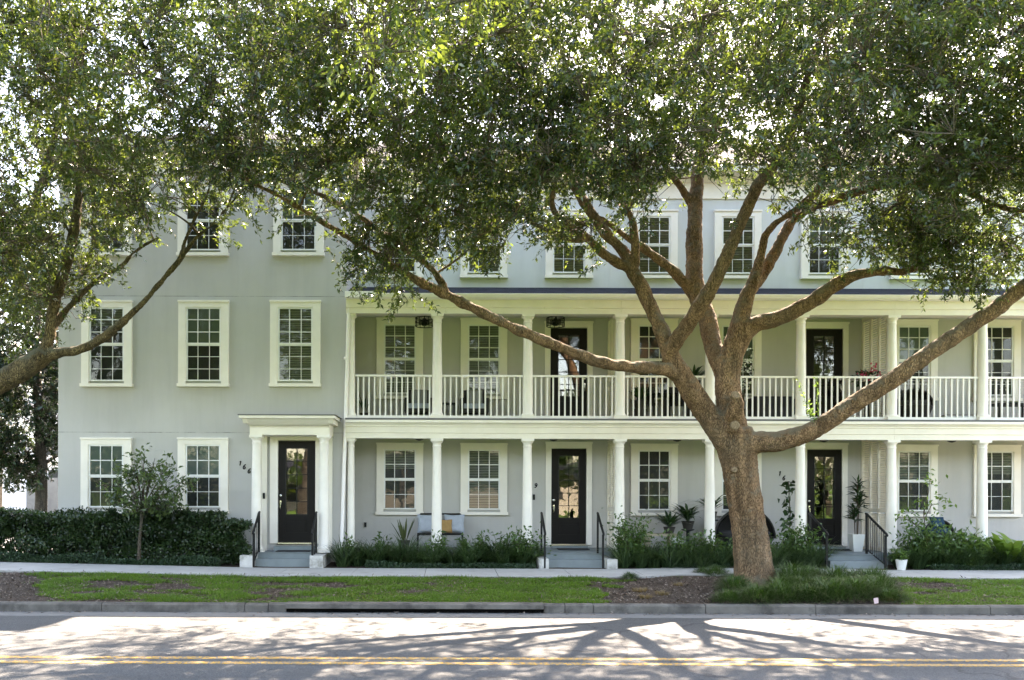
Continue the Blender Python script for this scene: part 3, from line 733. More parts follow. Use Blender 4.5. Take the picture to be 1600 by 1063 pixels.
# bracketed flat post strip beside the right-hand louvre is the screen's own stile
# ================================================================== trees
def catmull(pts, k=6):
    pts = np.asarray(pts, float); n = len(pts); out = []
    for i in range(n - 1):
        p0, p1, p2, p3 = pts[max(i - 1, 0)], pts[i], pts[i + 1], pts[min(i + 2, n - 1)]
        for j in range(k):
            t = j / k
            out.append(.5 * (2 * p1 + (p2 - p0) * t + (2 * p0 - 5 * p1 + 4 * p2 - p3) * t * t + (3 * p1 - p0 - 3 * p2 + p3) * t ** 3))
    out.append(pts[-1]); return np.array(out)
def limb(rows):
    """rows of (px, py, width in pixels, distance) -> smooth (x, y, z, r)"""
    q = []
    for px, py, wd, D in rows:
        p = P(px, py, D); q.append((p.x, p.y, p.z, wd * .5 * D / F))
    return catmull(q)
def fuse(tubes, voxel, name, mat, parent, jit=.007):
    mb = MB()
    for T in tubes: mb.tube(T[:, :3], list(np.maximum(T[:, 3], voxel * .8)), 14)
    me = mb.mesh('tmp'); o = bpy.data.objects.new('tmp', me); COL.objects.link(o)
    m = o.modifiers.new('a', 'REMESH'); m.mode = 'VOXEL'; m.voxel_size = voxel
    m = o.modifiers.new('b', 'SMOOTH'); m.iterations = 6; m.factor = .5
    dg = bpy.context.evaluated_depsgraph_get(); r = bpy.data.meshes.new_from_object(o.evaluated_get(dg)); bpy.data.objects.remove(o)
    n = len(r.vertices); co = np.empty(n * 3, np.float32); r.vertices.foreach_get('co', co); co = co.reshape(-1, 3)
    no = np.empty(n * 3, np.float32); r.vertices.foreach_get('normal', no); no = no.reshape(-1, 3)
    f = Noise3(.35, seed=5)(co) * jit + Noise3(.10, seed=6)(co) * jit * .45
    co = co + no * f[:, None] - np.array(parent_origin(parent), np.float32)
    r.vertices.foreach_set('co', co.astype(np.float32).ravel()); r.polygons.foreach_set('use_smooth', np.ones(len(r.polygons), bool)); r.update()
    r.materials.clear(); r.materials.append(mat); r.name = name
    return link(name, r, None, parent)
def proj(X):
    D = X[:, 1]; dx = X[:, 0] * F / D; dy = (CZ - X[:, 2]) * F / D
    return CX + dx - ROLL * dy, HY + dy + ROLL * dx
LX = np.array([-400, 0, 60, 100, 130, 175, 205, 230, 300, 345, 400, 430, 500, 530, 555, 600, 640, 690, 735, 770, 800, 830, 870, 900, 935, 960, 1000, 1040, 1070, 1190, 1240, 1260, 1300, 1350, 1400, 1440, 1500, 1540, 1580, 1640, 2000])
LY = np.array([520, 520, 530, 500, 470, 400, 370, 345, 340, 345, 322, 325, 330, 395, 455, 470, 465, 425, 400, 425, 385, 350, 380, 410, 420, 385, 350, 310, 275, 285, 345, 385, 410, 425, 440, 462, 465, 465, 430, 400, 350])
n_big, n_mid, n_sm = Noise3(2.6, seed=1), Noise3(1.1, seed=2), Noise3(.5, seed=3)
VIS = None
def crown_sprays(n, blobs, rng, thin=.5, thr=.1, contour=True, limit=None):
    out = []; tot = 0
    wts = np.array([b[3] for b in blobs], float); wts /= wts.sum()
    while tot < n:
        m = n * 3; k = rng.choice(len(blobs), m, p=wts)
        ctr = np.array([b[0] for b in blobs])[k]; rad = np.array([b[1] for b in blobs])[k]; hol = np.array([b[2] for b in blobs])[k]
        u = rdir(m, rng) * rng.uniform(0, 1, (m, 1)) ** (1 / 3)
        X = ctr + u * rad; rho = np.linalg.norm(u, axis=1)
        keep = rng.uniform(size=m) < smooth(hol - .3, hol + .25, rho) * .9 + .1
        dens = n_big(X) * .5 + n_mid(X) * .9 + n_sm(X) * .5
        keep &= rng.uniform(size=m) < smooth(thr - .9, thr + .8, dens)
        if contour:
            px, py = proj(X); lim = np.interp(px, LX, LY) + n_mid(X + 9) * 26 + rng.normal(size=m) * 8 - 14 + (rng.uniform(size=m) < .10) * (px > 820) * (n_mid(X + 5) > .4) * 85
            keep &= (py < lim)
        keep &= (~((X[:, 1] > 20.9) & (X[:, 2] < 10.9)) | (not contour)); keep &= X[:, 1] > 3.0
        keep &= rng.uniform(size=m) < 1 - .85 * smooth(11.2, 12.4, X[:, 2])
        if contour: band = X[:, 1] - .795 * X[:, 2]; keep &= rng.uniform(size=m) < 1 - thin * smooth(8.6, 10, band) * smooth(14.6, 13.6, band)
        if VIS:
            pxx, pyy = proj(X); pp = np.stack([pxx, pyy], 1)
            idx = np.where(keep)[0]
            for s in range(0, len(idx), 3000):
                j = idx[s:s + 3000]; d2 = ((pp[j][:, None] - VIS[0][None]) ** 2).sum(2); q = d2.argmin(1)
                keep[j] &= ~((np.sqrt(d2.min(1)) < 24) & (X[j, 1] < VIS[1][q] + .3) & (rng.uniform(size=len(j)) < .85))
        if limit is not None: keep &= limit(X)
        X = X[keep]; out.append(X); tot += len(X)
    return np.concatenate(out)[:n]
def build_crown(X, center, limbs, rng, nleaf, L, Wd, mats, name_root, root, K=260, twig_r=.0075, greyfrac=.4, link_r=.03, stray=None):
    """sprays of leaves at X, twigs back to cluster points, boughs from clusters to the nearest limb"""
    n = len(X); out = nrm((X - center) * np.array([1, 1, .9])) 
    d = nrm(out * .7 + rdir(n, rng) * .9 + np.array([0, 0, -.15])); ln = rng.uniform(.28, .55, n)
    c = X[rng.choice(n, K, replace=False)]
    idx = np.empty(n, int)
    for s in range(0, n, 2000): idx[s:s + 2000] = ((X[s:s + 2000, None] - c[None]) ** 2).sum(2).argmin(1)
    # boughs grow outward: each cluster joins the nearest limb or bough already standing
    LP = np.concatenate([T[:, :4] for T in limbs]); mb = MB(); LP = LP[np.argsort(-LP[:, 3])]
    pts_ = [LP]; d0 = np.array([np.sqrt(((LP[:, :3] - q) ** 2).sum(1)).min() for q in c])
    for k in np.argsort(d0):
        NP = np.concatenate(pts_); q = c[k]
        dv = q - NP[:, :3]; dd = np.linalg.norm(dv, axis=1); cost = dd * (1 + .35 * (NP[:, 3] < .016)) ; j = cost.argmin(); a = NP[j, :3]; dist = dd[j]
        if d0[k] > 7 or dist < .12: continue
        q = c[k] - a; sag = np.array([0, 0, .10 * dist]) + rng.normal(size=3) * .13 * dist
        r0 = min(.034, NP[j, 3] * .75, .008 + .012 * dist)
        pts = catmull([a, a + q * .35 + sag * .7, a + q * .7 + sag * .8, c[k]], 4); rr = [r0 + (.006 - r0) * (t / 12) ** 1.0 for t in range(13)]
        mb.tube([tuple(v) for v in pts], rr, 5); pts_.append(np.column_stack([pts[3:], rr[3:]]))
    A = np.array(c)[idx]; far = np.linalg.norm(X - A, axis=1)
    ok = (far < 1.3) & (far > .05)
    mid = (A + X) / 2 + rng.normal(size=X.shape) * .08
    V, Q = cat([sticks(A[ok], mid[ok], twig_r, twig_r * .8), sticks(mid[ok], X[ok], twig_r * .8, twig_r * .6), sticks(X, X + d * ln[:, None], twig_r * .6, twig_r * .25)])
    bv = np.array(mb.v, np.float32); off = np.array(parent_origin(root))
    tk = next(o for o in root.children if o.name.startswith('trunk')); bmh = bmesh.new(); bmh.from_mesh(tk.data)
    tmp = np_mesh('tmp', bv, np.array([f for f in mb.f if len(f) == 4]), None, True, off); bmh.from_mesh(tmp); bmh.to_mesh(tk.data); bmh.free(); bpy.data.meshes.remove(tmp)
    link('twig', np_mesh('twig', V, Q, M['twig'], False, off), None, root)
    # leaves
    g = rng.uniform(size=n) < smooth(-.5, .9, n_big(X + 31) + .2 * rng.normal(size=n)) * greyfrac * 2
    for sel, mat, nm in ((~g, mats[0], 'crown'), (g, mats[1], 'crown')):
        Xs, ds, ls = X[sel], d[sel], ln[sel]; m = len(Xs)
        if not m: continue
        t = rng.uniform(.05, 1.05, (m, nleaf))
        C = (Xs[:, None] + ds[:, None] * (ls[:, None] * t)[..., None]).reshape(-1, 3) + rng.normal(size=(m * nleaf, 3)) * .02
        dd = nrm(np.repeat(ds, nleaf, 0) * .55 + rdir(m * nleaf, rng) * .9 + np.array([0, 0, -.12]))
        N = nrm(rdir(m * nleaf, rng) * .75 + np.array([0, 0, .75]))
        LL = rng.uniform(.7, 1.25, m * nleaf) * L
        V, Q = leaves(C, dd, N, LL, LL * Wd)
        link(nm, np_mesh(nm, V, Q, mat, False, off), None, root)

# ---- the big oak on the verge
oak = thing('oak_tree', 'big spreading oak with leaning brown trunk in mondo grass, limbs across the balcony', 'tree', (6.0, 17.7, .2))
TR = limb([(1180, 935, 104, 17.7), (1179, 915, 80, 17.7), (1178, 895, 63, 17.7), (1173, 850, 55, 17.7), (1166, 797, 53, 17.7), (1157, 737, 54, 17.7), (1152, 705, 60, 17.7), (1148, 670, 54, 17.65)])
A = limb([(1158, 720, 38, 17.7), (1136, 690, 42, 17.65), (1103, 645, 37, 17.6), (1069, 594, 33, 17.5), (1047, 556, 28, 17.5)])
A0 = limb([(1064, 590, 24, 17.5), (1037, 577, 21, 17.3), (980, 573, 19, 17.0), (930, 564, 18, 16.8), (871, 541, 17, 16.5), (806, 514, 16.5, 16.3), (738, 481, 16, 16.0), (692, 458, 16, 15.8), (644, 434, 12.5, 15.5), (603, 407, 11, 15.3), (552, 376, 10, 15.1), (502, 346, 9, 14.9), (451, 315, 8, 14.7), (400, 288, 7, 14.6), (350, 262, 5, 14.5)])
A0b = limb([(702, 463, 12, 15.8), (681, 428, 11.5, 15.9), (654, 403, 11, 16), (600, 368, 9.5, 16.2), (552, 332, 8.5, 16.3), (495, 302, 8, 16.4), (444, 285, 6.5, 16.5), (390, 262, 5, 16.5)])
A1 = limb([(1049, 565, 24, 17.5), (1037, 525, 25, 17.5), (1017, 481, 23, 17.6), (1000, 444, 21, 17.7), (983, 417, 20, 17.8)])
A1a = limb([(985, 420, 16, 17.8), (952, 403, 15, 17.6), (918, 373, 13, 17.4), (885, 349, 11.5, 17.3), (864, 325, 10, 17.2), (866, 285, 8, 17.2), (868, 250, 6, 17.2)])
A1c = limb([(918, 373, 9, 17.4), (890, 375, 8, 17.3), (860, 362, 7, 17.2), (828, 348, 6, 17.1)])
A1b = limb([(985, 420, 18, 17.8), (975, 395, 18, 17.9), (942, 359, 17, 18.0), (915, 319, 16.5, 18.1), (891, 278, 16, 18.2), (875, 247, 14, 18.3), (866, 205, 11, 18.4), (850, 140, 9, 18.5), (820, 60, 7, 18.5)])
A1d = limb([(988, 425, 15, 17.8), (993, 400, 15, 17.7), (990, 359, 13, 17.6), (984, 335, 10, 17.5), (965, 300, 8, 17.3), (960, 250, 7, 17.1), (968, 120, 6, 16.8)])
A2 = limb([(1046, 562, 24, 17.5), (1053, 539, 22, 17.3), (1088, 488, 24, 17.0), (1115, 444, 22, 16.8), (1139, 390, 20, 16.6), (1166, 329, 20, 16.4), (1183, 291, 19, 16.2), (1206, 264, 17, 16.1), (1227, 227, 15, 16.0), (1243, 187, 14, 15.9), (1262, 120, 11, 15.7), (1282, 60, 9, 15.5), (1322, 0, 7, 15.2), (1350, -60, 5, 15)])
B = limb([(1152, 712, 50, 17.7), (1143, 655, 44, 17.7), (1137, 605, 38, 17.75), (1139, 560, 40, 17.8)])
B1 = limb([(1132, 590, 26, 17.8), (1115, 545, 28, 18.0), (1104, 495, 29, 18.3), (1087, 451, 28, 18.5), (1085, 403, 26, 18.7), (1085, 352, 24, 18.9), (1088, 302, 21, 19.1), (1091, 262, 19, 19.2), (1098, 215, 15, 19.3), (1106, 140, 12, 19.3), (1114, 60, 9, 19.2), (1120, -30, 6, 19)])
B1b = limb([(1085, 325, 15, 19.0), (1071, 303, 12, 19.0), (1051, 275, 11, 18.9), (1037, 252, 10, 18.9), (1020, 200, 8, 18.8), (1000, 100, 6, 18.5)])
B1c = limb([(1085, 462, 18, 18.5), (1060, 432, 17, 18.4), (1038, 412, 15, 18.3), (1008, 390, 13, 18.2), (985, 375, 10, 18.1), (940, 340, 7, 18)])
B2 = limb([(1140, 575, 36, 17.75), (1146, 545, 34, 17.7), (1154, 508, 29, 17.7), (1166, 466, 23, 17.7), (1179, 437, 20, 17.7), (1188, 403, 14, 17.7), (1196, 369, 12, 17.6), (1213, 349, 11, 17.5), (1240, 330, 10, 17.3), (1272, 300, 9, 17.1)])
B2b = limb([(1172, 455, 18, 17.8), (1190, 432, 18, 17.9), (1210, 396, 18, 18.0), (1227, 363, 17, 18.1), (1242, 340, 14, 18.2), (1277, 300, 12, 18.3), (1290, 250, 12, 18.3), (1306, 225, 11, 18.3), (1330, 195, 10, 18.3), (1338, 120, 8, 18.2), (1320, 20, 6, 18)])
B2c = limb([(1290, 262, 9, 18.3), (1278, 235, 9, 18.2), (1262, 205, 8, 18.1), (1245, 150, 6, 18)])
B3 = limb([(1144, 560, 30, 17.75), (1172, 512, 27, 17.6), (1223, 495, 24, 17.3), (1274, 468, 22, 17.0), (1308, 444, 21, 16.8), (1339, 430, 17, 16.6), (1380, 424, 13, 16.5), (1416, 424, 11, 16.4), (1466, 400, 10, 16.2), (1510, 359, 8.5, 16.0), (1530, 340, 7, 15.9), (1580, 300, 5, 15.8)])
Cc = limb([(1145, 705, 40, 17.6), (1175, 693, 35, 17.55), (1221, 689, 32, 17.4), (1265, 675, 29, 17.2), (1306, 650, 28, 17.0), (1356, 617, 27, 16.8), (1400, 590, 27, 16.6), (1440, 560, 26, 16.4), (1487, 529, 25, 16.2), (1530, 500, 24, 16.0), (1562, 478, 24, 15.9), (1600, 448, 22, 15.7), (1680, 395, 18, 15.4), (1760, 330, 14, 15.1), (1850, 250, 10, 15)])
Dd = limb([(1232, 352, 11, 17.9), (1262, 328, 12, 17.6), (1297, 315, 13, 17.3), (1348, 298, 14, 17.0), (1399, 285, 14, 16.7), (1466, 287, 13, 16.4), (1505, 265, 11, 16.1), (1545, 235, 9, 15.9), (1600, 190, 7, 15.6)])
Dd2 = limb([(1466, 287, 10, 16.4), (1510, 300, 10, 16.0), (1570, 325, 9, 15.6), (1640, 335, 7, 15.2)])
De = limb([(1310, 155, 9, 15.9), (1290, 140, 9, 15.7), (1345, 165, 9, 15.5), (1400, 120, 8, 15.3), (1470, 70, 7, 15), (1540, 20, 6, 14.8)])
St1 = limb([(1143, 660, 34, 17.6), (1148, 648, 30, 17.42), (1150, 628, 22, 17.28), (1148, 616, 15, 17.22)])
St2 = limb([(1146, 672, 26, 17.5), (1148, 665, 20, 17.33)])
limbs = [TR, A, A0, A0b, A1, A1a, A1b, A1c, A1d, A2, B, B1, B1b, B1c, B2, B2b, B2c, B3, Cc, Dd, Dd2, De, St1, St2]
roots = []
for a in range(7):
    t = a * .9 + .3; x0, y0 = TR[3, 0], TR[3, 1]
    roots.append(np.array([(x0 + math.cos(t) * q * 1., y0 + math.sin(t) * q, .20 + h, r) for q, h, r in ((.12, .30, .12), (.28, .10, .12), (.42, -.02, .09), (.55, -.12, .06))]))
fuse(limbs + roots, .026, 'trunk', M['bark'], oak)
for nm, px, py, D, rr in (('branch_scar', 1150, 617, 17.17, .085), ('branch_scar', 1148.5, 664.5, 17.29, .085), ('branch_scar', 1148, 734, 17.33, .055)):
    p = P(px, py, D); s = MB(); s.lathe(0, 0, [(rr, -.05), (rr * 1.05, 0), (rr * .8, .016), (rr * .3, .01)], 14)
    s.xf(Matrix.Rotation(R(90 if py > 620 else 60), 4, 'X')); link('branch_scar', s.mesh('branch_scar', M['cut'], True), None, oak, p - parent_origin(oak))
r1 = np.random.default_rng(21)
def open_limbs(Ts):
    Q = np.concatenate([T[:, :3] for T in Ts]); a, b = proj(Q); k = b > 300
    return (np.stack([a, b], 1)[k], Q[k, 1])
VIS = open_limbs([A, A0, A0b, A1, A1a, A1b, A2, B1, B1b, B1c, B2, B2b, B3, Cc, Dd])
blobs = [((6.2, 16.4, 9.4), (9.6, 5.6, 4.3), .3, 5.5), ((-1.0, 15.8, 8.6), (4.6, 4.4, 3.3), .25, 2.2), ((12.5, 15.5, 9.2), (5.0, 5.0, 4.0), .3, 2.2), ((0.2, 15.6, 6.9), (2.8, 2.4, 1.9), .1, 1.0), ((11.5, 15.6, 6.6), (3.6, 1.6, 1.4), .1, .8), ((3.4, 17.4, 7.4), (3.0, 2.4, 1.6), .1, .6)]
blobs += [((11.5, 16.6, 10.2), (6.0, 4.8, 3.6), .2, 3.2), ((6.0, 17.5, 11.4), (6.0, 4.0, 2.4), .1, 2.4), ((-1.5, 17.0, 10.6), (4.5, 3.6, 2.4), .1, 1.8), ((12.8, 14.8, 8.2), (3.2, 2.6, 2.2), .1, 1.3)]
blobs += [((7.4, 16.2, 7.4), (2.6, 2.0, 1.5), .0, .75), ((10.2, 16., 7.2), (2.6, 2., 1.4), .0, .7), ((2.4, 17.2, 7.6), (2.0, 2., 1.2), .0, .4), ((4.8, 17.8, 9.3), (2.6, 2.4, 1.3), .0, .9), ((6.8, 17.8, 9.6), (2.4, 2.4, 1.3), .0, .6), ((5.2, 15.6, 10.4), (4.2, 3.4, 2.2), .0, 1.7), ((8.8, 15.2, 9.9), (3.4, 3.0, 2.0), .0, 1.1)]
blobs += [((5.0, 12.6, 8.7), (9.0, 2.4, 2.3), .0, 3.4), ((12.0, 13.0, 8.4), (4.0, 2.2, 2.2), .0, 1.2)]
blobs += [((-.8, 14.2, 7.6), (3.4, 1.8, 1.9), .0, 1.5), ((9.3, 14.4, 7.0), (4.4, 1.5, 1.6), .0, 1.5), ((2.2, 14.6, 7.4), (2.0, 1.6, 1.5), .0, .6)]
S1 = crown_sprays(17200, blobs, r1, thr=.08)
VIS = None
S1 = np.concatenate([S1, crown_sprays(210, [((-.75, 15.0, 6.05), (1.0, .8, .9), .0, 2), ((.6, 15.4, 6.5), (.9, .8, .7), .0, 1), ((2.1, 16.4, 6.6), (.7, .7, .6), .0, .8)], r1, thr=-.5, thin=.1), crown_sprays(250, [((6.6, 16.0, 6.7), (.9, .7, .7), .0, 1), ((9.2, 15.6, 6.1), (1.3, .7, .5), .0, 1.4), ((8.0, 15.8, 6.5), (.9, .7, .6), .0, 1)], r1, thr=-.3, thin=.1)])
build_crown(S1, np.array([6., 17., 7.5]), limbs[1:], r1, 26, .092, .37, (M['oak'], M['oak_grey']), 'oak', oak, K=620)
# pale sunlit shoots growing from the right-hand limb and shoots on the trunk
ss = []
for px0, py0, px1, py1 in ((1270, 664, 1246, 590), (1273, 662, 1262, 625), (1280, 668, 1275, 590), (1276, 664, 1268, 640)):
    a, b = np.array(P(px0, py0, 17.1)), np.array(P(px1, py1, 17.0)); n = 26
    t = r1.uniform(.1, 1, n)[:, None]; C = a + (b - a) * t
    ss.append(leaves(C, rdir(n, r1) + np.array([0, 0, .2]), rdir(n, r1), .075, .03)); ss.append(sticks(a[None], b[None], .006, .003))
V, Q = cat(ss); link('sprout', np_mesh('sprout', V, Q, M['bright'], False, np.array(parent_origin(oak))), None, oak)

# ---- second oak whose trunk stands beyond the view
oak2 = thing('oak_tree', 'oak with a yellowish forked limb reaching in front of the pale end house', 'tree', (-12.4, 17.0, .2))
T2 = [catmull([(-12.4, 17.0, 0, .42), (-12.3, 17.0, 1.2, .34), (-11.9, 17.0, 2.6, .31), (-11.0, 16.8, 3.3, .27)]),]
Lb = limb([(-230, 665, 44, 16.8), (-120, 640, 40, 16.7), (0, 597, 35, 16.5), (40, 574, 34, 16.4), (72, 553, 30, 16.4)])
L1 = limb([(60, 560, 22, 16.4), (76, 530, 19, 16.4), (84, 480, 18, 16.4), (98, 430, 17, 16.4), (112, 380, 16, 16.3), (119, 335, 14, 16.2), (124, 290, 12, 16.2), (131, 240, 10, 16.1), (150, 180, 8, 16), (172, 110, 7, 15.9), (200, 20, 5, 15.8)])
L2 = limb([(66, 556, 20, 16.4), (95, 551, 17, 16.4), (130, 545, 15, 16.4), (170, 521, 13, 16.3), (215, 482, 10.5, 16.2), (255, 436, 9.5, 16.1), (284, 402, 8.5, 16), (303, 376, 7, 15.9), (330, 352, 5.5, 15.8), (355, 325, 4.5, 15.7)])
L2b = limb([(280, 408, 7, 16), (290, 375, 6.5, 16), (305, 340, 6, 16), (325, 300, 5.5, 16), (335, 240, 5, 16)])
L3 = limb([(78, 520, 12, 16.4), (110, 478, 10, 16.7), (150, 440, 9, 17), (190, 415, 8, 17.2), (215, 390, 6, 17.3), (250, 370, 5, 17.4)])
L4 = limb([(-200, 640, 30, 17), (-80, 540, 24, 17.3), (10, 420, 18, 17.6), (60, 300, 14, 17.8), (90, 200, 11, 17.8), (120, 90, 8, 17.7)])
L5 = limb([(60, 300, 10, 17.8), (110, 230, 9, 17.6), (180, 190, 8, 17.4), (260, 150, 6, 17.2), (330, 90, 5, 17)])
L6 = limb([(-100, 560, 24, 17.3), (-140, 400, 20, 16.5), (-120, 200, 15, 15.8), (-40, 40, 10, 15.2), (60, -80, 7, 15)])
limbs2 = T2 + [Lb, L1, L2, L2b, L3, L4, L5, L6]
fuse(limbs2, .03, 'trunk', bark('yellow_oak_bark', (.05, .036, .02), (.17, .12, .058), (.27, .20, .10), (.15, .15, .11)), oak2)
r2 = np.random.default_rng(22)
VIS = open_limbs([Lb, L1, L2, L2b])
blobs2 = [((-10.0, 16.3, 9.2), (7.6, 5.2, 4.2), .4, 4.0), ((-5.8, 15.6, 8.9), (4.2, 4.0, 3.4), .25, 2.4), ((-6.3, 16.2, 6.6), (2.6, 1.6, 1.5), .1, .75), ((-9.6, 17.6, 6.0), (1.8, 1.8, 1.6), .1, .5)]
blobs2 += [((-9.5, 17.5, 10.8), (5.5, 3.6, 2.4), .1, 1.4)]
blobs2 += [((-8.5, 12.8, 8.4), (6.5, 2.2, 2.1), .0, 1.8)]
S2 = crown_sprays(6900, blobs2, r2, thr=.0, thin=.2)
build_crown(S2, np.array([-10., 16.5, 7.]), limbs2[1:], r2, 26, .092, .37, (M['oak'], M['oak_grey']), 'oak', oak2, K=380, greyfrac=.6)

# ---- a tree behind the viewer whose bough hangs into the top of the picture
oak3 = thing('oak_tree', 'oak bough with large olive leaves hanging down in front of all the others', 'tree', (-3.4, 4.6, .1))
T3 = [catmull([(-6.2, 4.2, 0, .36), (-6.1, 4.3, 2.0, .28), (-5.8, 4.8, 4.2, .24), (-4.9, 5.6, 6.6, .18), (-3.2, 6.6, 8.0, .13), (-1.2, 7.4, 8.0, .08), (0.4, 7.9, 7.3, .04)]), catmull([(-4.9, 5.6, 6.6, .15), (-6.0, 6.4, 8.8, .11), (-7.2, 7.0, 11, .06)]), catmull([(-1.6, 7.3, 8.0, .06), (-.9, 7.7, 7.0, .035), (-.5, 7.8, 6.2, .018)])]
fuse(T3, .03, 'trunk', M['bark_grey'], oak3)
r3 = np.random.default_rng(23)
VIS = None
def hang(X):
    px, py = proj(X); lim = np.interp(px, [520, 555, 590, 640, 690, 730, 800, 900], [40, 130, 178, 150, 165, 60, 20, -80])
    return (py < lim + n_mid(X) * 14) & ((px > 535) | (py < -60))
S3 = crown_sprays(900, [((-.5, 7.6, 7.6), (1.6, 1.2, 1.9), .0, 1.5), ((-2.6, 6.6, 9.2), (3, 2, 1.6), .1, 1.2)], r3, thr=-.1, contour=False, limit=hang)
build_crown(S3, np.array([-3., 6., 7.]), T3[1:], r3, 22, .085, .37, (M['oak'], M['oak']), 'oak', oak3, K=60, link_r=.02)

# ---- trees past the end of the terrace
def back_tree(name, label, x, y, h, trunk_r, blobs, nspray, L, wd, mat, seed, group=None, lim=None, nleaf=18, K=60):
    t = thing(name, label, 'tree', (x, y, 0), group=group); g = np.random.default_rng(seed)
    T = [catmull([(x, y, -.1, trunk_r * 1.3), (x + .1, y, h * .25, trunk_r), (x - .1, y + .1, h * .6, trunk_r * .7), (x + .05, y, h * .95, trunk_r * .25)])]
    for k in range(9):
        z = h * g.uniform(.25, .85); a = g.uniform(0, 6.28); r = h * .22
        T.append(catmull([(x, y, z, trunk_r * .4), (x + math.cos(a) * r * .5, y + math.sin(a) * r * .5, z + r * .25, trunk_r * .25), (x + math.cos(a) * r, y + math.sin(a) * r, z + r * .3, trunk_r * .1)]))
    mb = MB()
    for q in T: mb.tube(q[:, :3], list(q[:, 3]), 9)
    mb.obj('trunk', M['bark_grey'], t, True)
    S = crown_sprays(nspray, blobs, g, thr=-.1, contour=False, limit=lim)
    build_crown(S, np.array([x, y, h * .5]), T, g, nleaf, L, wd, (mat, mat), 't', t, K=K)
    return t
xm = PX(60, 26, 700)
def mag(X):
    px, py = proj(X); return (px < 100) | (X[:, 1] > 33.5)
back_tree('magnolia_tree', 'dark glossy magnolia with slim trunk beside the pale end house', xm, 26., 9.5, .16, [((xm, 26, 6.3), (1.9, 1.6, 4.2), .1, 2), ((xm - .9, 26, 4.6), (1.6, 1.4, 2.4), .1, 1.2)], 1500, .15, .42, M['magnolia'], 31, lim=mag)
x2 = PX(-10, 31, 600)
back_tree('darkening_tree', 'tall dark tree added behind the magnolia to darken its gaps', x2, 31., 12, .2, [((x2 + .3, 31, 8.2), (3.2, 2.4, 4.8), .2, 2)], 1500, .13, .4, M['magnolia'], 32, lim=mag)  # second tree added to keep the background past the magnolia dark

# white garages far behind at the side
g = thing('garage', 'low white garage building seen past the magnolia trunk', 'building', (-24, 46, 0))
MB().box(-36, -19.2, 46, 56, 0, 3.4).obj('wall', M['garage'], g)
MB().box(-36.3, -18.9, 45.7, 56.3, 3.4, 3.75).obj('roof', M['trim'], g)
for a in (-24.6, -21.6): MB().box(a, a + 1.6, 45.9, 46.02, 0, 2.6).obj('door', M['gutter'], g)
MB().box(-20.5, -19.9, 45.93, 46.02, 2.2, 3.0).obj('window', M['shade'], g)
g = thing('apartment_building', 'pale three storey building glimpsed between the magnolia leaves', 'building', (-27, 62, 0))
MB().box(-44, -21, 62, 74, 0, 9.6).obj('wall', M['garage'], g)
MB().add([(-44.5, 61.5, 9.6), (-20.5, 61.5, 9.6), (-20.5, 74.5, 9.6), (-44.5, 74.5, 9.6), (-38, 68, 12), (-27, 68, 12)], [(0, 1, 5, 4), (1, 2, 5), (2, 3, 4, 5), (3, 0, 4), (0, 3, 2, 1)]).obj('roof', M['slate'], g)
for k in range(6):
    for z in (1.2, 4.2, 7.2): MB().box(-43 + 3.7 * k, -41.7 + 3.7 * k, 61.95, 62.05, z, z + 1.5).obj('window', M['shade'], g)

# ---- what the panes mirror: lawn, a low house and trees over the road
g = thing('bungalow', 'low cream house across the road, mirrored in the window panes', 'house', (0, -34, 0))
MB().box(-16, 14, -42, -34, 0, 3.2).obj('wall', M['bungalow'], g)
MB().add([(-17, -33.4, 3.2), (15, -33.4, 3.2), (15, -42.6, 3.2), (-17, -42.6, 3.2), (-12, -38, 5.4), (10, -38, 5.4)], [(0, 1, 5, 4), (1, 2, 5), (2, 3, 4, 5), (3, 0, 4), (0, 3, 2, 1)]).obj('roof', M['slate'], g)
for k in range(6): MB().box(-14 + 4.6 * k, -12.6 + 4.6 * k, -34.02, -33.95, 1.0, 2.5).obj('window', M['shade'], g)
g5 = np.random.default_rng(55); C = []
tw = MB()
for k in range(34):
    x, y = -84 + 5 * k + g5.uniform(-1.5, 1.5), g5.uniform(-33, -22); h = g5.uniform(8, 13)
    tw.tube([(x, y, 0), (x + g5.uniform(-.4, .4), y, h * .5), (x, y, h * .8)], [.28, .2, .08], 7)
    for j in range(5):
        u = rdir(520, g5) * g5.uniform(.2, 1, (520, 1)) ** .4 * np.array([g5.uniform(1.4, 2.6), 1.8, g5.uniform(1.2, 2.2)])
        C.append(u + np.array([x + g5.uniform(-2.4, 2.4), y + g5.uniform(-1, 1), h * g5.uniform(.5, .95)]))
n = 22000; C.append(np.stack([g5.uniform(-110, 110, n), g5.uniform(-62, -58, n), g5.uniform(0, 7, n)], 1)); C.append(np.stack([g5.uniform(-95, 95, 9000), g5.uniform(-30, -27, 9000), g5.uniform(1.9, 4.6, 9000)], 1))
C = np.concatenate(C); V, Q = leaves(C, rdir(len(C), g5), rdir(len(C), g5) + np.array([0, 0, .5]), g5.uniform(.4, .7, len(C)), .36)
bv, bq = np.array(tw.v), np.array([f for f in tw.f if len(f) == 4])
tag(link('treeline', np_mesh('treeline', V, Q, M['oak'])), kind='stuff', label='line of trees over the road mirrored in the panes')
tag(link('treeline_trunks', np_mesh('treeline_trunks', bv, bq, M['bark_grey'], True)), kind='stuff', label='trunks of the trees over the road')
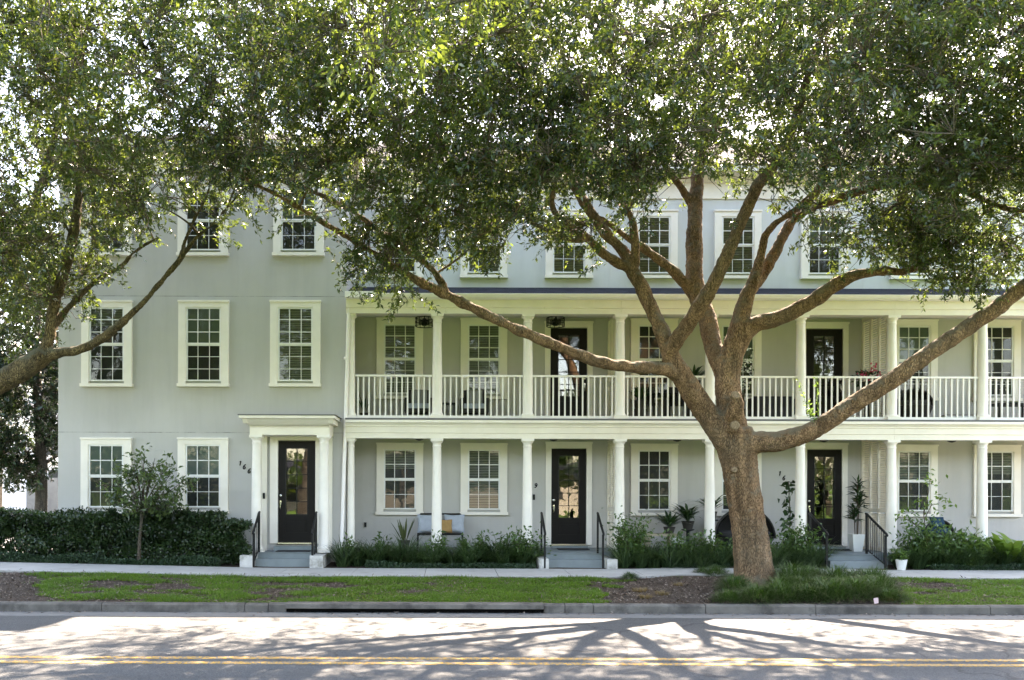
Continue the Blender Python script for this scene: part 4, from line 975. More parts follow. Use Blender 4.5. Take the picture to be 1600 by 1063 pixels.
# ================================================================== planting
def bladeclump(name, n, L, lean, droop, W, rad, mat, seed, seg=3):
    g = np.random.default_rng(seed); a = g.uniform(0, 6.28, n); r = rad * np.sqrt(g.uniform(0, 1, n))
    base = np.stack([r * np.cos(a), r * np.sin(a), np.full(n, -.02)], 1)
    az = a + g.normal(size=n) * .7
    V, Q = blades(base, az, g.uniform(.6, 1.1, n) * L, g.uniform(.15, 1, n) * lean, g.uniform(.4, 1, n) * droop, W * g.uniform(.7, 1.2, n), seg)
    return np_mesh(name, V, Q, mat)
rl = random.Random(5)
lily_me = [bladeclump('lily_turf', 170, .80, .62, .62, .024, .13, M['lily'], 40 + k, 4) for k in range(3)]
def lily(px0, px1, y0, y1, n, label, group, skip=None):
    for k in range(n):
        y = y0 + (y1 - y0) * ((k % 2) + rl.uniform(-.2, .2)) if y1 > y0 else y0
        x = (px0 + (px1 - px0) * (k + .5 + rl.uniform(-.3, .3)) / n - 700) * y / 1400
        s = rl.uniform(.8, 1.15)
        o = link('lily_turf', lily_me[k % 3], None, None, (x, y, float(gz(x, y)) + .01), (0, 0, rl.uniform(0, 6)))
        o.scale = (s, s, s * rl.uniform(.85, 1.1)); tag(o, label, 'grass clump', group)
lily(528, 838, 20.45, 20.95, 22, 'clump of strappy dark green lily turf in the bed below the cushioned bench', 'lily turf below the bench')
lily(968, 1140, 20.4, 20.9, 14, 'clump of strappy dark green lily turf beside the trunk towards the fern', 'lily turf below the fern')
lily(1205, 1290, 20.4, 20.9, 8, 'clump of strappy dark green lily turf between trunk and iron handrail', 'lily turf by the iron handrail')
lily(1402, 1600, 20.4, 20.9, 17, 'clump of strappy dark green lily turf in the bed past the white step block', 'lily turf in the far bed')
lily(1600, 1700, 20.4, 20.9, 5, 'clump of strappy dark green lily turf in the bed past the white step block', 'lily turf in the far bed')
def mound(seed, n=1100):
    g = np.random.default_rng(seed); u = rdir(n, g); u[:, 2] = np.abs(u[:, 2]); lob = 1 + .12 * np.sin(3 * np.arctan2(u[:, 1], u[:, 0]) + seed)
    base = u * np.array([.29, .29, .20]) * lob[:, None] * g.uniform(.55, 1, n)[:, None]
    az = np.arctan2(u[:, 1], u[:, 0]) + g.normal(size=n) * .5
    V, Q = blades(base, az, g.uniform(.09, .17, n), np.clip(.25 + .65 * (1 - u[:, 2]) + .12 * g.normal(size=n), .05, .97), g.uniform(.4, .95, n), .0075 * g.uniform(.7, 1.2, n), 3)
    return np_mesh('mondo_grass', V, Q, M['mondo'])
mondo_me = [mound(60 + k) for k in range(4)]
straw_me = bladeclump('dry_grass', 260, .28, .7, .7, .008, .2, M['straw'], 70)
mons = [(1150, 925, 1.0), (1185, 940, 1.05), (1222, 938, 1.1), (1262, 938, 1.1), (1300, 938, 1.1), (1338, 936, 1.15), (1372, 932, 1.15), (1240, 915, 1.2), (1270, 908, 1.2), (1205, 905, .9), (1305, 915, 1.1), (1340, 912, 1.1), (1365, 918, 1.1), (1225, 925, 1.), (1285, 925, 1.1), (1320, 925, 1.1), (1140, 942, .8), (1160, 908, .8), (1120, 900, .7), (1255, 925, 1.1), (1390, 940, .8), (1098, 897, .5), (1352, 925, 1.1)]
def ground_at(px, py):
    D = 17.
    for _ in range(30):
        X = (px - 700) * D / 1400; D = 1400 * (CZ - float(gz(X, D))) / max(30, (py - ROLL * (px - 700) - HY))
        D = min(max(D, 15.05), 20.)
    X = (px - 700) * D / 1400
    return X, D, float(gz(X, D))
for k, (px, py, s) in enumerate(mons):
    x, y, z = ground_at(px, py)
    o = link('mondo_grass', mondo_me[k % 4], None, None, (x, y, z), (0, 0, rl.uniform(0, 6))); o.scale = (s * 1.2, s * 1.2, s * rl.uniform(1.0, 1.5))
    tag(o, 'rounded tuft of fine green mondo grass around the foot of the oak', 'grass clump', 'mondo grass at the oak')
for k, (px, py, s) in enumerate([(1386, 938, .8), (1395, 930, .7)]):
    x, y, z = ground_at(px, py); o = link('dry_grass', straw_me, None, None, (x, y, z), (0, 0, k)); o.scale = (s,) * 3
    tag(o, 'straw coloured dry tuft at the end of the green mondo grass', 'grass clump', 'dry tufts')
for k, (px, py, s) in enumerate([(1000, 925, .55), (1035, 930, .5), (1010, 935, .5), (985, 905, .6), (1060, 915, .4)]):
    x, y, z = ground_at(px, py); o = link('dry_grass' if k != 3 else 'mondo_grass', straw_me if k != 3 else mondo_me[1], None, None, (x, y, z), (0, 0, k)); o.scale = (s,) * 3
    tag(o, 'thin brownish tuft on the bare mulch beside the oak' if k != 3 else 'small green tuft on the bare mulch by the pavement edge', 'grass clump', 'tufts on the mulch')

def leafy(name, label, cat_, x, y, z, rx, ry, rz, n, L, wd, mat, seed, group=None, stems=7, up=.3, zc=None):
    t = thing(name, label, cat_, (x, y, z), group=group); g = np.random.default_rng(seed)
    m = MB(); ends = []
    for k in range(stems):
        a = g.uniform(0, 6.28); r = g.uniform(.3, .95)
        e = np.array([math.cos(a) * rx * r, math.sin(a) * ry * r, rz * g.uniform(.75, 1.55)])
        m.tube([(0, 0, -.03), (e[0] * .35, e[1] * .35, e[2] * .45), tuple(e)], [.010, .007, .003], 5); ends.append(e)
    link('stem', m.mesh('stem', M['twig']), None, t)
    n = int(n * 3.0); L = L * 1.3
    ends = np.array(ends); k = g.integers(0, stems, n); q = g.uniform(.15, 1.05, n)[:, None]
    C = ends[k] * q * np.array([1, 1, 1]) * np.where(q > .4, 1, .9) + g.normal(size=(n, 3)) * np.array([rx, ry, rz]) * .27
    C[:, 2] = np.maximum(C[:, 2], .04)
    D = nrm(np.stack([C[:, 0] / rx, C[:, 1] / ry, np.full(n, up)], 1) * .6 + rdir(n, g))
    V, Q = leaves(C, D, nrm(rdir(n, g) * .7 + np.array([0, -.2, .8])), L * g.uniform(.7, 1.2, n), L * wd)
    link('foliage', np_mesh('foliage', V, Q, mat), None, t)
    return t
def at(px, y): x = (px - 700) * y / 1400; return x, y, float(gz(x, y))
sh = [(548, 20.9, .16, .42, 70, 'thin rose shoot in the bed beside the downpipe'), (598, 20.9, .17, .42, 90, 'small leafy shoot in front of the spiky potted plant'), (683, 20.8, .22, .42, 130, 'leafy white-flecked shrub against the column beside the bench'),
      (730, 20.9, .2, .40, 110, 'leafy shoot below the bench end leg'), (752, 20.9, .17, .44, 100, 'tallest slender shoot below the second porch window'), (786, 20.9, .22, .40, 120, 'twin stemmed shoot between porch window and handrail')]
for k, (px, y, r, h, n, lb) in enumerate(sh):
    x, y, z = at(px, y); leafy('shrub', lb, 'shrub', x, y, z, r, .18, h, n, .10, .38, M['shrub'], 80 + k, 'small shrubs before the first porch')
x, y, z = at(823, 20.7); leafy('rose_bush', 'full green rose bush beside the first white column and handrail', 'shrub', x, y, z, .42, .3, .52, 330, .085, .5, M['shrub'], 90, stems=12)
x, y, z = at(985, 20.6); leafy('rose_bush', 'tall green rose bush in front of the narrow louvred screen', 'shrub', x, y, z, .48, .35, .66, 560, .08, .5, M['shrub'], 91, stems=16)
x, y, z = at(1085, 20.7); leafy('rose_bush', 'low leafy bush around the column foot between fern and trunk', 'shrub', x, y, z, .75, .3, .45, 520, .085, .5, M['shrub'], 92, stems=18)
x, y, z = at(1235, 20.7); leafy('rose_bush', 'leafy bush behind the trunk reaching up the porch column', 'shrub', x, y, z, .62, .3, .58, 560, .08, .5, M['shrub'], 93, stems=16)
x, y, z = at(1436, 20.6); leafy('rose_bush', 'feathery green bush beside the column past the iron railing', 'shrub', x, y, z, .5, .35, .68, 520, .085, .42, M['shrub'], 94, stems=15)
x, y, z = at(1497, 20.5); leafy('rose_bush', 'broad leafy bush in front of the round wicker chair', 'shrub', x, y, z, .68, .35, .5, 520, .13, .35, M['shrub'], 95, stems=16)
x, y, z = at(1530, 20.7); leafy('shrub', 'pale flowering sprig at the foot of the last whole column', 'shrub', x, y, z, .16, .14, .4, 90, .07, .4, M['shrub'], 96)
x, y, z = at(1405, 20.1); leafy('shrub', 'small bush spilling over the white step block', 'shrub', x, y, z + .2, .22, .2, .18, 90, .08, .45, M['shrub'], 97)
# ligustrum-like tall thin shoot
t = thing('climbing_shrub', 'tall thin shrub with bare stem and green leaf tufts before the porch window', 'shrub', at(1448, 20.8)); g = np.random.default_rng(98); m = MB(); V = []
base = np.array(t.location)
for pts in ([(1448, 850), (1443, 800), (1450, 775), (1453, 752)], [(1445, 810), (1455, 790), (1468, 786)], [(1444, 805), (1446, 788)], [(1448, 840), (1425, 815), (1412, 810)]):
    q = [np.array(P(a, b, 20.8)) - base for a, b in pts]; m.tube([tuple(v) for v in q], [.010] * (len(q) - 1) + [.005], 5)
    e = q[-1]; n = 26
    V.append(leaves(e + g.normal(size=(n, 3)) * np.array([.13, .1, .11]), rdir(n, g), rdir(n, g) + np.array([0, -.3, .8]), .12, .06))
link('stem', m.mesh('stem', M['twig']), None, t); v, q = cat(V); link('foliage', np_mesh('foliage', v, q, M['bright']), None, t)
# broad strap-leaved plant (ginger)
def bigleaf(name, label, x, y, z, n, L, wd, mat, seed, lean=.7, droop=.5, seg=5, rad=.12, cat_='plant', group=None):
    t = thing(name, label, cat_, (x, y, z), group=group); g = np.random.default_rng(seed); a = g.uniform(0, 6.28, n)
    base = np.stack([rad * np.cos(a), rad * np.sin(a), g.uniform(-.02, .02, n)], 1)
    Vs = np.zeros((n, seg + 1, 2, 3)); dx = np.stack([np.cos(a), np.sin(a), 0 * a], 1); sdv = np.stack([-np.sin(a), np.cos(a), 0 * a], 1)
    Ls = g.uniform(.7, 1.15, n) * L; ln = g.uniform(.15, 1, n) * lean; dr = g.uniform(.4, 1, n) * droop
    for i in range(seg + 1):
        u = i / seg; c = base + dx * (Ls * (ln * u + dr * u * u))[:, None]; c[:, 2] += Ls * (u * np.sqrt(1 - ln ** 2) - dr * u ** 3 * .8)
        ww = (Ls * wd * .5 * math.sin(math.pi * min(1, .06 + u * .94)) ** .8 * (1 if u > .2 else .35))[:, None]
        Vs[:, i, 0] = c - sdv * ww; Vs[:, i, 1] = c + sdv * ww
    b = (np.arange(n) * (seg + 1) * 2)[:, None]; Q = np.concatenate([b + np.array([[2 * i, 2 * i + 1, 2 * i + 3, 2 * i + 2]]) for i in range(seg)])
    link('foliage', np_mesh('foliage', Vs.reshape(-1, 3), Q, mat, True), None, t)
    return t
x, y, z = at(1578, 20.7); bigleaf('ginger_plant', 'lush bright green plant with long drooping leaves at the end of the bed', x, y, z, 46, 1.15, .15, M['bright'], 100, .55, .6, rad=.25)
x, y, z = at(1612, 20.6); bigleaf('ginger_plant', 'second lush long-leaved plant partly out of view', x, y, z, 30, 1.1, .15, M['bright'], 101, .6, .6, rad=.25)
x, y, z = at(1525, 21.0); bigleaf('ginger_plant', 'single curved upright leaf behind the bed beside the column', x, y, z + .15, 5, .85, .12, M['shrub'], 102, .5, .5, rad=.05)
# strips of low ground cover
def cover(name, px0, px1, y0, y1, n, h, label, seed):
    g = np.random.default_rng(seed); Y = g.uniform(y0, y1, n); X = (g.uniform(px0, px1, n) - 700) * .5 * (y0 + y1) / 1400
    Z = gz(X, Y) + h * np.sqrt(g.uniform(0.02, 1, n)) * np.clip(1.15 - ((Y - (y0 + y1) / 2) / ((y1 - y0) / 2)) ** 4, .3, 1) * (.85 + .25 * n_mid(np.stack([X, Y, 0 * X], 1)).clip(-1, 1))
    C = np.stack([X, Y, Z], 1); V, Q = leaves(C, rdir(n, g) + np.array([0, -.3, .1]), rdir(n, g) * .6 + np.array([0, -.2, .9]), g.uniform(.035, .06, n), .022)
    tag(link(name, np_mesh(name, V, Q, M['ivy'])), label, 'ground cover', kind='stuff')
cover('ground_cover', -60, 345, 19.93, 20.24, 14000, .21, 'low clipped ground cover strip in front of the hedge', 110)
cover('ground_cover', 572, 836, 19.97, 20.3, 7000, .15, 'low clipped ground cover strip in front of the lily turf', 111)
cover('ground_cover', 1042, 1140, 20.2, 20.4, 2500, .1, 'low ground cover beside the trunk', 112)
cover('ground_cover', 1455, 1720, 19.97, 20.3, 7000, .14, 'low clipped blue-green ground cover at the far bed', 113)
# clipped hedge
def hedge(name, label, x0, x1, y0, y1, zt, n, seed):
    t = thing(name, label, 'hedge', ((x0 + x1) / 2, (y0 + y1) / 2, .3)); g = np.random.default_rng(seed)
    X = g.uniform(x0, x1, n); Y = y0 + (y1 - y0) * g.beta(.8, 1.1, n); b = gz(X, Y)
    tt = zt + .05 * n_mid(np.stack([X * 1.3, Y, 0 * X], 1)) + .03 * g.normal(size=n)
    Z = b + .06 + (tt - b - .06) * g.beta(1.3, .8, n)
    C = np.stack([X, Y, Z], 1); C += .10 * np.stack([n_mid(C * 1.8), n_mid(C * 1.8 + 7), 0 * X], 1)
    keep = n_sm(C) > -1.7; C = C[keep]; n = len(C)
    out = np.stack([np.zeros(n), (C[:, 1] - (y0 + y1) / 2) * 1.5, (C[:, 2] - .9)], 1)
    V, Q = leaves(C, nrm(out * .8 + rdir(n, g)), nrm(out + rdir(n, g) * .9 + np.array([0, 0, .4])), g.uniform(.055, .095, n), .04)
    off = np.array(t.location); link('foliage', np_mesh('foliage', V, Q, M['hedge'], False, off), None, t)
    m = MB(); q = x0 + .12
    while q < x1 - .05:
        yy = (y0 + y1) / 2 + g.uniform(-.1, .1)
        m.tube([(q, yy, .2), (q + g.uniform(-.08, .08), yy, .8), (q + g.uniform(-.15, .15), yy + .1, zt - .15)], [.022, .016, .006], 5); q += .22
    m.obj('stem', M['twig'], t)
hx = lambda px: (px - 700) * 20.5 / 1400
hedge('hedge', 'long clipped dark green hedge along the foot of the end house', -13.5, hx(347), 20.3, 21.0, 1.46, 80000, 120)
hedge('hedge', 'separate rounder shrub ending the hedge beside the iron handrail', hx(352), hx(384), 20.25, 20.85, 1.26, 8000, 121)
# small clipped tree before the hedge
t = thing('small_tree', 'small umbrella-shaped tree with thin pale stem in front of the hedge', 'tree', at(219, 20.1)); g = np.random.default_rng(130); base = np.array(t.location)
m = MB(); V = []
def sp(px, py, dy=0): return np.array(P(px, py, 20.1 + dy)) - base
trunk = [sp(217, 876), sp(218, 845), sp(221, 815), sp(222, 795)]
m.tube([tuple(v) for v in trunk], [.043, .036, .033, .03], 9)
tips = [(176, 748, -.2), (183, 768, .1), (200, 730, .3), (210, 718, -.3), (225, 712, .2), (242, 716, -.2), (262, 726, .3), (290, 750, 0), (284, 774, -.3), (262, 760, .3), (240, 738, .4), (228, 736, -.45), (178, 772, .1), (196, 786, -.2), (246, 787, -.2), (270, 784, .2), (288, 768, .15), (228, 782, -.35), (208, 780, .3), (190, 735, .3), (205, 765, -.4), (250, 775, -.2), (268, 740, -.4), (216, 740, .1)]
LE = []
for px, py, dy in tips:
    e = sp(px, py, dy); a = trunk[3] + np.array([0, 0, g.uniform(-.08, .02)]); md = a + (e - a) * .5 + np.array([0, 0, -.10 if py > 750 else .0])
    m.tube([tuple(a), tuple(md), tuple(e)], [.018, .013, .005], 6)
    for q in range(8):
        w_ = md + (e - md) * g.uniform(.3, 1.1) + g.normal(size=3) * np.array([.14, .14, .09]); m.tube([tuple(md + (e - md) * g.uniform(.2, .9)), tuple(w_)], [.005, .003], 4); LE.append(w_)
LE = np.array(LE); C = np.repeat(LE, 8, 0) + g.normal(size=(len(LE) * 8, 3)) * .05; n = len(C)
V, Q = leaves(C, rdir(n, g) + np.array([0, 0, .3]), rdir(n, g) * .7 + np.array([0, -.2, .7]), g.uniform(.09, .145, n), .055)
link('trunk', m.mesh('trunk', M['bark_grey'], True), None, t); link('crown', np_mesh('crown', V, Q, M['ficus']), None, t)

# ---- lawn of the verge
g = np.random.default_rng(140); n = 330000
px = g.uniform(-60, 1720, n); Y = g.uniform(15.0, 18.55, n); X = (px - 700) * 17 / 1400; pxx = 700 + X * 1400 / Y
Y0 = Y.copy(); pts = np.stack([X, Y, 0 * X], 1)
den = .88 + .42 * Noise3(1.3, seed=8)(pts) * .6 + .4 * Noise3(.45, seed=9)(pts) * .6
den -= .9 * smooth(120, 40, pxx)                                   # bare earth at the near end
den -= .46 * smooth(330, 260, np.abs(pxx - 420)) * smooth(.25, .0, np.abs(Y - 16.6) - .7)   # worn middle
den += .35 * smooth(500, 640, pxx) * smooth(960, 900, pxx)
den += .4 * smooth(17.6, 18.1, Y) * smooth(60, 140, pxx)
den -= 1.6 * smooth(925, 975, pxx + 25 * n_mid(pts * 2)) * smooth(1420, 1390, pxx)
den -= .35 * smooth(1400, 1430, pxx) * smooth(1530, 1470, pxx) * smooth(17.9, 17.3, Y)
keep = (g.uniform(size=n) < smooth(.28, .75, den)) & (Y < np.array([walk_front(a) for a in np.linspace(-30, 30, 601)])[np.clip(((X + 30) * 10).astype(int), 0, 600)] - .03 + .05 * g.normal(size=n))
X, Y = X[keep], Y[keep]; n = len(X)
base = np.stack([X, Y, gz(X, Y) - .0], 1)
hgt = g.uniform(.035, .085, n) * (1 + .35 * n_mid(base * 1.5).clip(-1, 1.2))
V, Q = blades(base, g.uniform(0, 6.28, n), hgt, g.uniform(.1, .8, n), g.uniform(.1, .6, n), g.uniform(.005, .009, n), 2)
s = g.uniform(size=n) < .10
V2, Q2 = blades(base[s], g.uniform(0, 6.28, s.sum()), g.uniform(.03, .07, s.sum()), g.uniform(.3, .95, s.sum()), .5, .006, 2)
tag(link('dry_grass', np_mesh('dry_grass', V2, Q2, M['straw'])), 'dry blades scattered through the verge lawn', 'grass', kind='stuff')
tag(link('grass', np_mesh('grass', V, Q, M['grass'])), 'bright green lawn grass of the verge, worn thin in patches', 'grass', kind='stuff')
# dead leaves and wood chips
n = 15000; px = g.uniform(-60, 1720, n); Y = 15.02 + (18.5 - 15.02) * g.uniform(0, 1, n); X = (px - 700) * 17 / 1400
X2 = g.uniform(-12, 16, 700); Y2 = 14.86 - np.abs(g.normal(size=700)) * .12
X3 = g.uniform(-12, 16, 350); Y3 = g.uniform(18.3, 20.6, 350)
C = np.concatenate([np.stack([X, Y, gz(X, Y) + g.uniform(.004, .03, n)], 1), np.stack([X2, Y2, np.full(700, .012)], 1)])
keep = np.ones(len(C), bool); C = C[keep]; n = len(C)
V, Q = leaves(C, rdir(n, g) * np.array([1, 1, .25]), rdir(n, g) * .35 + np.array([0, 0, 1]), g.uniform(.03, .085, n), g.uniform(.015, .032, n))
tag(link('fallen_leaves', np_mesh('fallen_leaves', V, Q, M['litter'])), 'dry fallen leaves and chips over the verge and gutter', 'leaf litter', kind='stuff')
x, y, z = ground_at(1357, 943)
o = link('paper_tag', MB().add([(-.035, .0, .0), (.035, 0, .012), (.045, .04, .10), (-.03, .045, .085), (-.035, .006, .0), (.035, .006, .012), (.045, .046, .10), (-.03, .051, .085)], [(0, 1, 2, 3), (7, 6, 5, 4), (0, 4, 5, 1), (1, 5, 6, 2), (2, 6, 7, 3), (3, 7, 4, 0)]).mesh('paper_tag', M['paper']), None, None, (x, y - .3, z + .03))
tag(o, 'small pale pink scrap of paper lying against the mondo grass', 'paper')

# ================================================================== on the porches
def pillow(name, label, p, w, h, d, mat, rx=-.25, rz=0, group=None):
    m = MB(); n = 12; vs = []
    for s in (-1, 1):
        for i in range(n + 1):
            for j in range(n + 1):
                u, v = i / n * 2 - 1, j / n * 2 - 1; b = max(0, (1 - u ** 4) * (1 - v ** 4)) ** .5; pin = 1 - .09 * (1 - abs(u * v)) * max(abs(u), abs(v)) ** 3
                vs.append((u * w / 2 * pin, s * d / 2 * b, v * h / 2 * pin + h / 2))
    k = (n + 1) ** 2; fs = []
    for s in (0, 1):
        for i in range(n):
            for j in range(n):
                a = s * k + i * (n + 1) + j; f = (a, a + n + 1, a + n + 2, a + 1); fs.append(f if s == 0 else f[::-1])
    m.add(vs, fs); o = link(name, m.mesh(name, mat, True), None, None, p, (rx, 0, rz)); return tag(o, label, 'cushion', group)
zp, zb2 = PZ0, ZF + .02
bx0, bx1 = PX(652.5, 22.2, 820), PX(723.5, 22.2, 820); bt = thing('bench', 'black framed two seat bench with grey sling under the porch windows', 'bench', ((bx0 + bx1) / 2, 22.2, zp)); bw = (bx1 - bx0) / 2
seat, back = .40, PZ(803.5, 22.35, 690) - zp
m = MB()
for s in (-1, 1):
    m.tube([(s * (bw - .02), .22, 0), (s * (bw - .03), .12, seat), (s * (bw - .06), .22, back)], .02, 8)
link('back_frame', m.tube([(-bw + .06, .22, back), (bw - .06, .22, back)], .022, 8).mesh('back_frame', M['black'], True), None, bt)
for s in (-1, 1):
    link('leg', MB().tube([(s * (bw), -.30, 0), (s * (bw - .02), -.28, seat)], .02, 8).mesh('leg', M['black'], True), None, bt)
link('seat', MB().box(-bw + .02, bw - .02, -.30, .14, seat - .05, seat).mesh('seat', M['black']), None, bt)
link('backrest', MB().box(-bw + .06, bw - .06, .165, .18, seat + .02, back - .02).mesh('backrest', M['sling']), None, bt)
link('seat_sling', MB().box(-bw + .04, bw - .04, -.285, -.27, .06, seat - .06).mesh('seat_sling', M['sling']), None, bt)
X = lambda px, y=22.15: (px - 700) * y / 1400
pillow('cushion', 'silver blue square cushion at the bench end beside the spiky plant', (X(667), 22.12, zp + seat), .46, .46, .16, M['cushion_grey'], -.2, .05, 'silver blue cushions')
pillow('cushion', 'silver blue square cushion behind the small tan one', (X(710), 22.14, zp + seat), .50, .46, .16, M['cushion_grey'], -.2, -.05, 'silver blue cushions')
pillow('cushion', 'small tan cushion leaning in the middle of the bench', (X(697), 22.02, zp + seat), .32, .34, .13, M['cushion_tan'], -.2, .1)
t = thing('potted_plant', 'spiky yucca-like plant in a pot beside the bench', 'plant', (X(632, 22.0), 22.0, zp))
q = bigleaf('foliage_root', '', 0, 0, 0, 16, .68, .07, M['yucca'], 150, .55, .12, rad=.03)
f = q.children[0]; f.parent = t; f.location = (0, 0, .12); bpy.data.objects.remove(q)
link('pot', MB().lathe(0, 0, [(.10, 0), (.14, .2), (.15, .22), (.12, .22)], 18).mesh('pot', M['pot_dark'], True), None, t)
# drum fans / lights
def drum(px, py, label):
    p = P(px, py, 22.05); top = ZT0 + .22; t = thing('ceiling_fan', label, 'ceiling fan', (p.x, 22.05, top), group='black drum fans of the balcony'); dz = p.z - top; r, hh = .22, .20
    m = MB()
    for z in (-hh / 2, 0, hh / 2): m.tube([(r * math.cos(a), r * math.sin(a), dz + z) for a in np.linspace(0, 6.28, 25)[:-1]], .011, 6, True)
    for a in np.linspace(0, 6.28, 13)[:-1]: m.tube([(r * math.cos(a), r * math.sin(a), dz - hh / 2), (r * math.cos(a), r * math.sin(a), dz + hh / 2)], .008, 5)
    for a in (0, 1.57, 3.14, 4.71): m.tube([(.05 * math.cos(a), .05 * math.sin(a), dz + hh / 2), (r * math.cos(a), r * math.sin(a), dz + hh / 2)], .008, 5)
    link('cage', m.mesh('cage', M['black'], True), None, t)
    link('motor', MB().lathe(0, 0, [(.05, dz - .09), (.075, dz - .06), (.075, dz + .05), (.04, dz + .09)], 16).mesh('motor', M['black'], True), None, t)
    for a in np.linspace(.3, 6.58, 6)[:-1]:
        b = MB().box(.07, .19, -.04, .04, dz - .012, dz + .0); b.xf(Matrix.Rotation(a, 4, 'Z')); link('blade', b.mesh('blade', M['black']), None, t)
    link('rod', MB().tube([(0, 0, dz + .09), (0, 0, -.02)], .015, 8).lathe(0, 0, [(.07, -.03), (.07, 0)], 16).mesh('rod', M['black'], True), None, t)
drum(663, 503.5, 'black caged drum fan hanging near the end house side of the balcony'); drum(868, 503.5, 'black caged drum fan hanging before the balcony door')
for px, lb in ((655, 'small dome lamp above the bench'), (865, 'small dome lamp in front of the first porch door'), (1058, 'small dome lamp under the beam near the fern'), (1287, 'small dome lamp before the second porch door'), (1487, 'small dome lamp over the round wicker chair')):
    x = (px - 700) * 22 / 1400; t = thing('porch_lamp', lb + ', fixed under the porch ceiling', 'lamp', (x, 22, ZB0 + .28))
    link('canopy', MB().lathe(0, 0, [(.06, -.16), (.075, -.13), (.075, 0)], 16).mesh('canopy', M['pot_dark'], True), None, t)
    link('shade', MB().lathe(0, 0, [(.02, -.30), (.09, -.275), (.125, -.22), (.13, -.16)], 18).mesh('shade', M['pot_dark'], True), None, t)
def armchair(px, label):
    y = 22.2; t = thing('armchair', label, 'armchair', ((px - 700) * y / 1400, y, zb2), math.pi * 0, group='dark balcony armchairs'); fm = M['wicker']
    for sx in (-1, 1):
        for sy in (-1, 1): link('leg', MB().box(sx * .29 - .02, sx * .29 + .02, sy * .27 - .02, sy * .27 + .02, 0, .22).mesh('leg', fm), None, t)
        link('armrest', MB().box(sx * .31 - .035, sx * .31 + .035, -.30, .30, .22, .56).mesh('armrest', fm), None, t)
    link('seat', MB().box(-.27, .27, -.30, .26, .20, .30).mesh('seat', fm), None, t)
    b = MB().box(-.27, .27, .22, .29, .30, .80); link('backrest', b.mesh('backrest', fm), None, t)
    c = MB().box(-.265, .265, -.29, .20, .301, .42); link('cushion_pad', c.mesh('cushion_pad', M['cushion_grey']), None, t)
    link('back_pad', MB().box(-.20, .20, .12, .218, .43, .80).mesh('back_pad', M['sling']), None, t)
armchair(654, 'dark armchair with grey pad behind the balcony railing beside the first column'); armchair(741, 'dark armchair with grey pad on the balcony before the second window')
t = thing('side_table', 'small black side table between the two balcony armchairs', 'table', ((697 - 700) * 22.2 / 1400, 22.2, zb2))
link('tabletop', MB().box(-.22, .22, -.2, .2, .42, .45).mesh('tabletop', M['black']), None, t)
for a in (-1, 1):
    for b in (-1, 1): link('leg', MB().box(a * .19 - .015, a * .19 + .015, b * .17 - .015, b * .17 + .015, 0, .42).mesh('leg', M['black']), None, t)
def potted(name, label, x, y, z, pot_r, pot_h, n, L, wd, mat, seed, lean=.5, droop=.3, potm='pot_dark', cat_='plant', square=False, base=0.):
    t = thing(name, label, cat_, (x, y, z))
    m = MB()
    if square:
        a, b = pot_r * .68, pot_r; vs = [(-a, -a, 0), (a, -a, 0), (a, a, 0), (-a, a, 0), (-b, -b, pot_h), (b, -b, pot_h), (b, b, pot_h), (-b, b, pot_h), (-b * .88, -b * .88, pot_h), (b * .88, -b * .88, pot_h), (b * .88, b * .88, pot_h), (-b * .88, b * .88, pot_h), (-b * .86, -b * .86, pot_h - .05), (b * .86, -b * .86, pot_h - .05), (b * .86, b * .86, pot_h - .05), (-b * .86, b * .86, pot_h - .05)]
        fs = [(3, 2, 1, 0)] + [(i + s, (i + 1) % 4 + s, (i + 1) % 4 + s + 4, i + s + 4) for s in (0, 4, 8) for i in range(4)] + [(12, 13, 14, 15)]; m.add(vs, fs)
    else: m.lathe(0, 0, [(pot_r * .7, 0), (pot_r, pot_h * .9), (pot_r * 1.08, pot_h), (pot_r * .9, pot_h), (pot_r * .85, pot_h - .03)], 20)
    link('pot', m.mesh('pot', M[potm], not square), None, t)
    if n:
        q = bigleaf('tmp', '', 0, 0, 0, n, L, wd, mat, seed, lean, droop, rad=.03); f = q.children[0]; f.parent = t; f.location = (0, 0, pot_h + base); bpy.data.objects.remove(q)
    return t
potted('potted_plant', 'grassy plant standing in the balcony corner beside the downpipe', (570 - 700) * 22.2 / 1400, 22.2, zb2, .12, .2, 18, .5, .06, M['palm'], 160, .5, .2)
# second house: fern stand, stone seat, pod chair, climber, palm
x = (1075 - 700) * 21.9 / 1400; t = potted('potted_fern', 'drooping dark fern on a tall stand beside the porch column', x, 21.9, zp + .52, .15, .2, 60, .62, .10, M['palm'], 161, .8, .85)
link('stand', MB().lathe(0, 0, [(.16, -.52), (.05, -.48), (.04, -.06), (.16, -.02), (.16, 0)], 14).mesh('stand', M['black'], True), None, t)
x = (1112 - 700) * 22.1 / 1400; t = potted('potted_fern', 'arching dark fern half hidden behind the porch column', x, 22.1, zp + .75, .13, .2, 34, .62, .09, M['palm'], 162, .8, .8)
link('stand', MB().lathe(0, 0, [(.16, -.75), (.05, -.7), (.04, -.06), (.16, -.02), (.16, 0)], 14).mesh('stand', M['black'], True), None, t)
x = (1046 - 700) * 21.8 / 1400; potted('potted_fern', 'low spreading dark plant over the stone seat', x, 21.8, zp + .42, .14, .16, 50, .5, .12, M['palm'], 163, .9, .5)
x = (1027 - 700) * 21.8 / 1400; t = thing('stone_bench', 'low tan stone bench below the porch window', 'bench', (x, 21.8, zp))
link('seat', MB().box(-.35, .45, -.18, .18, .36, .42).mesh('seat', M['stone']), None, t)
for s in (-.25, .33): link('leg', MB().box(s - .06, s + .06, -.14, .14, 0, .36).mesh('leg', M['stone']), None, t)
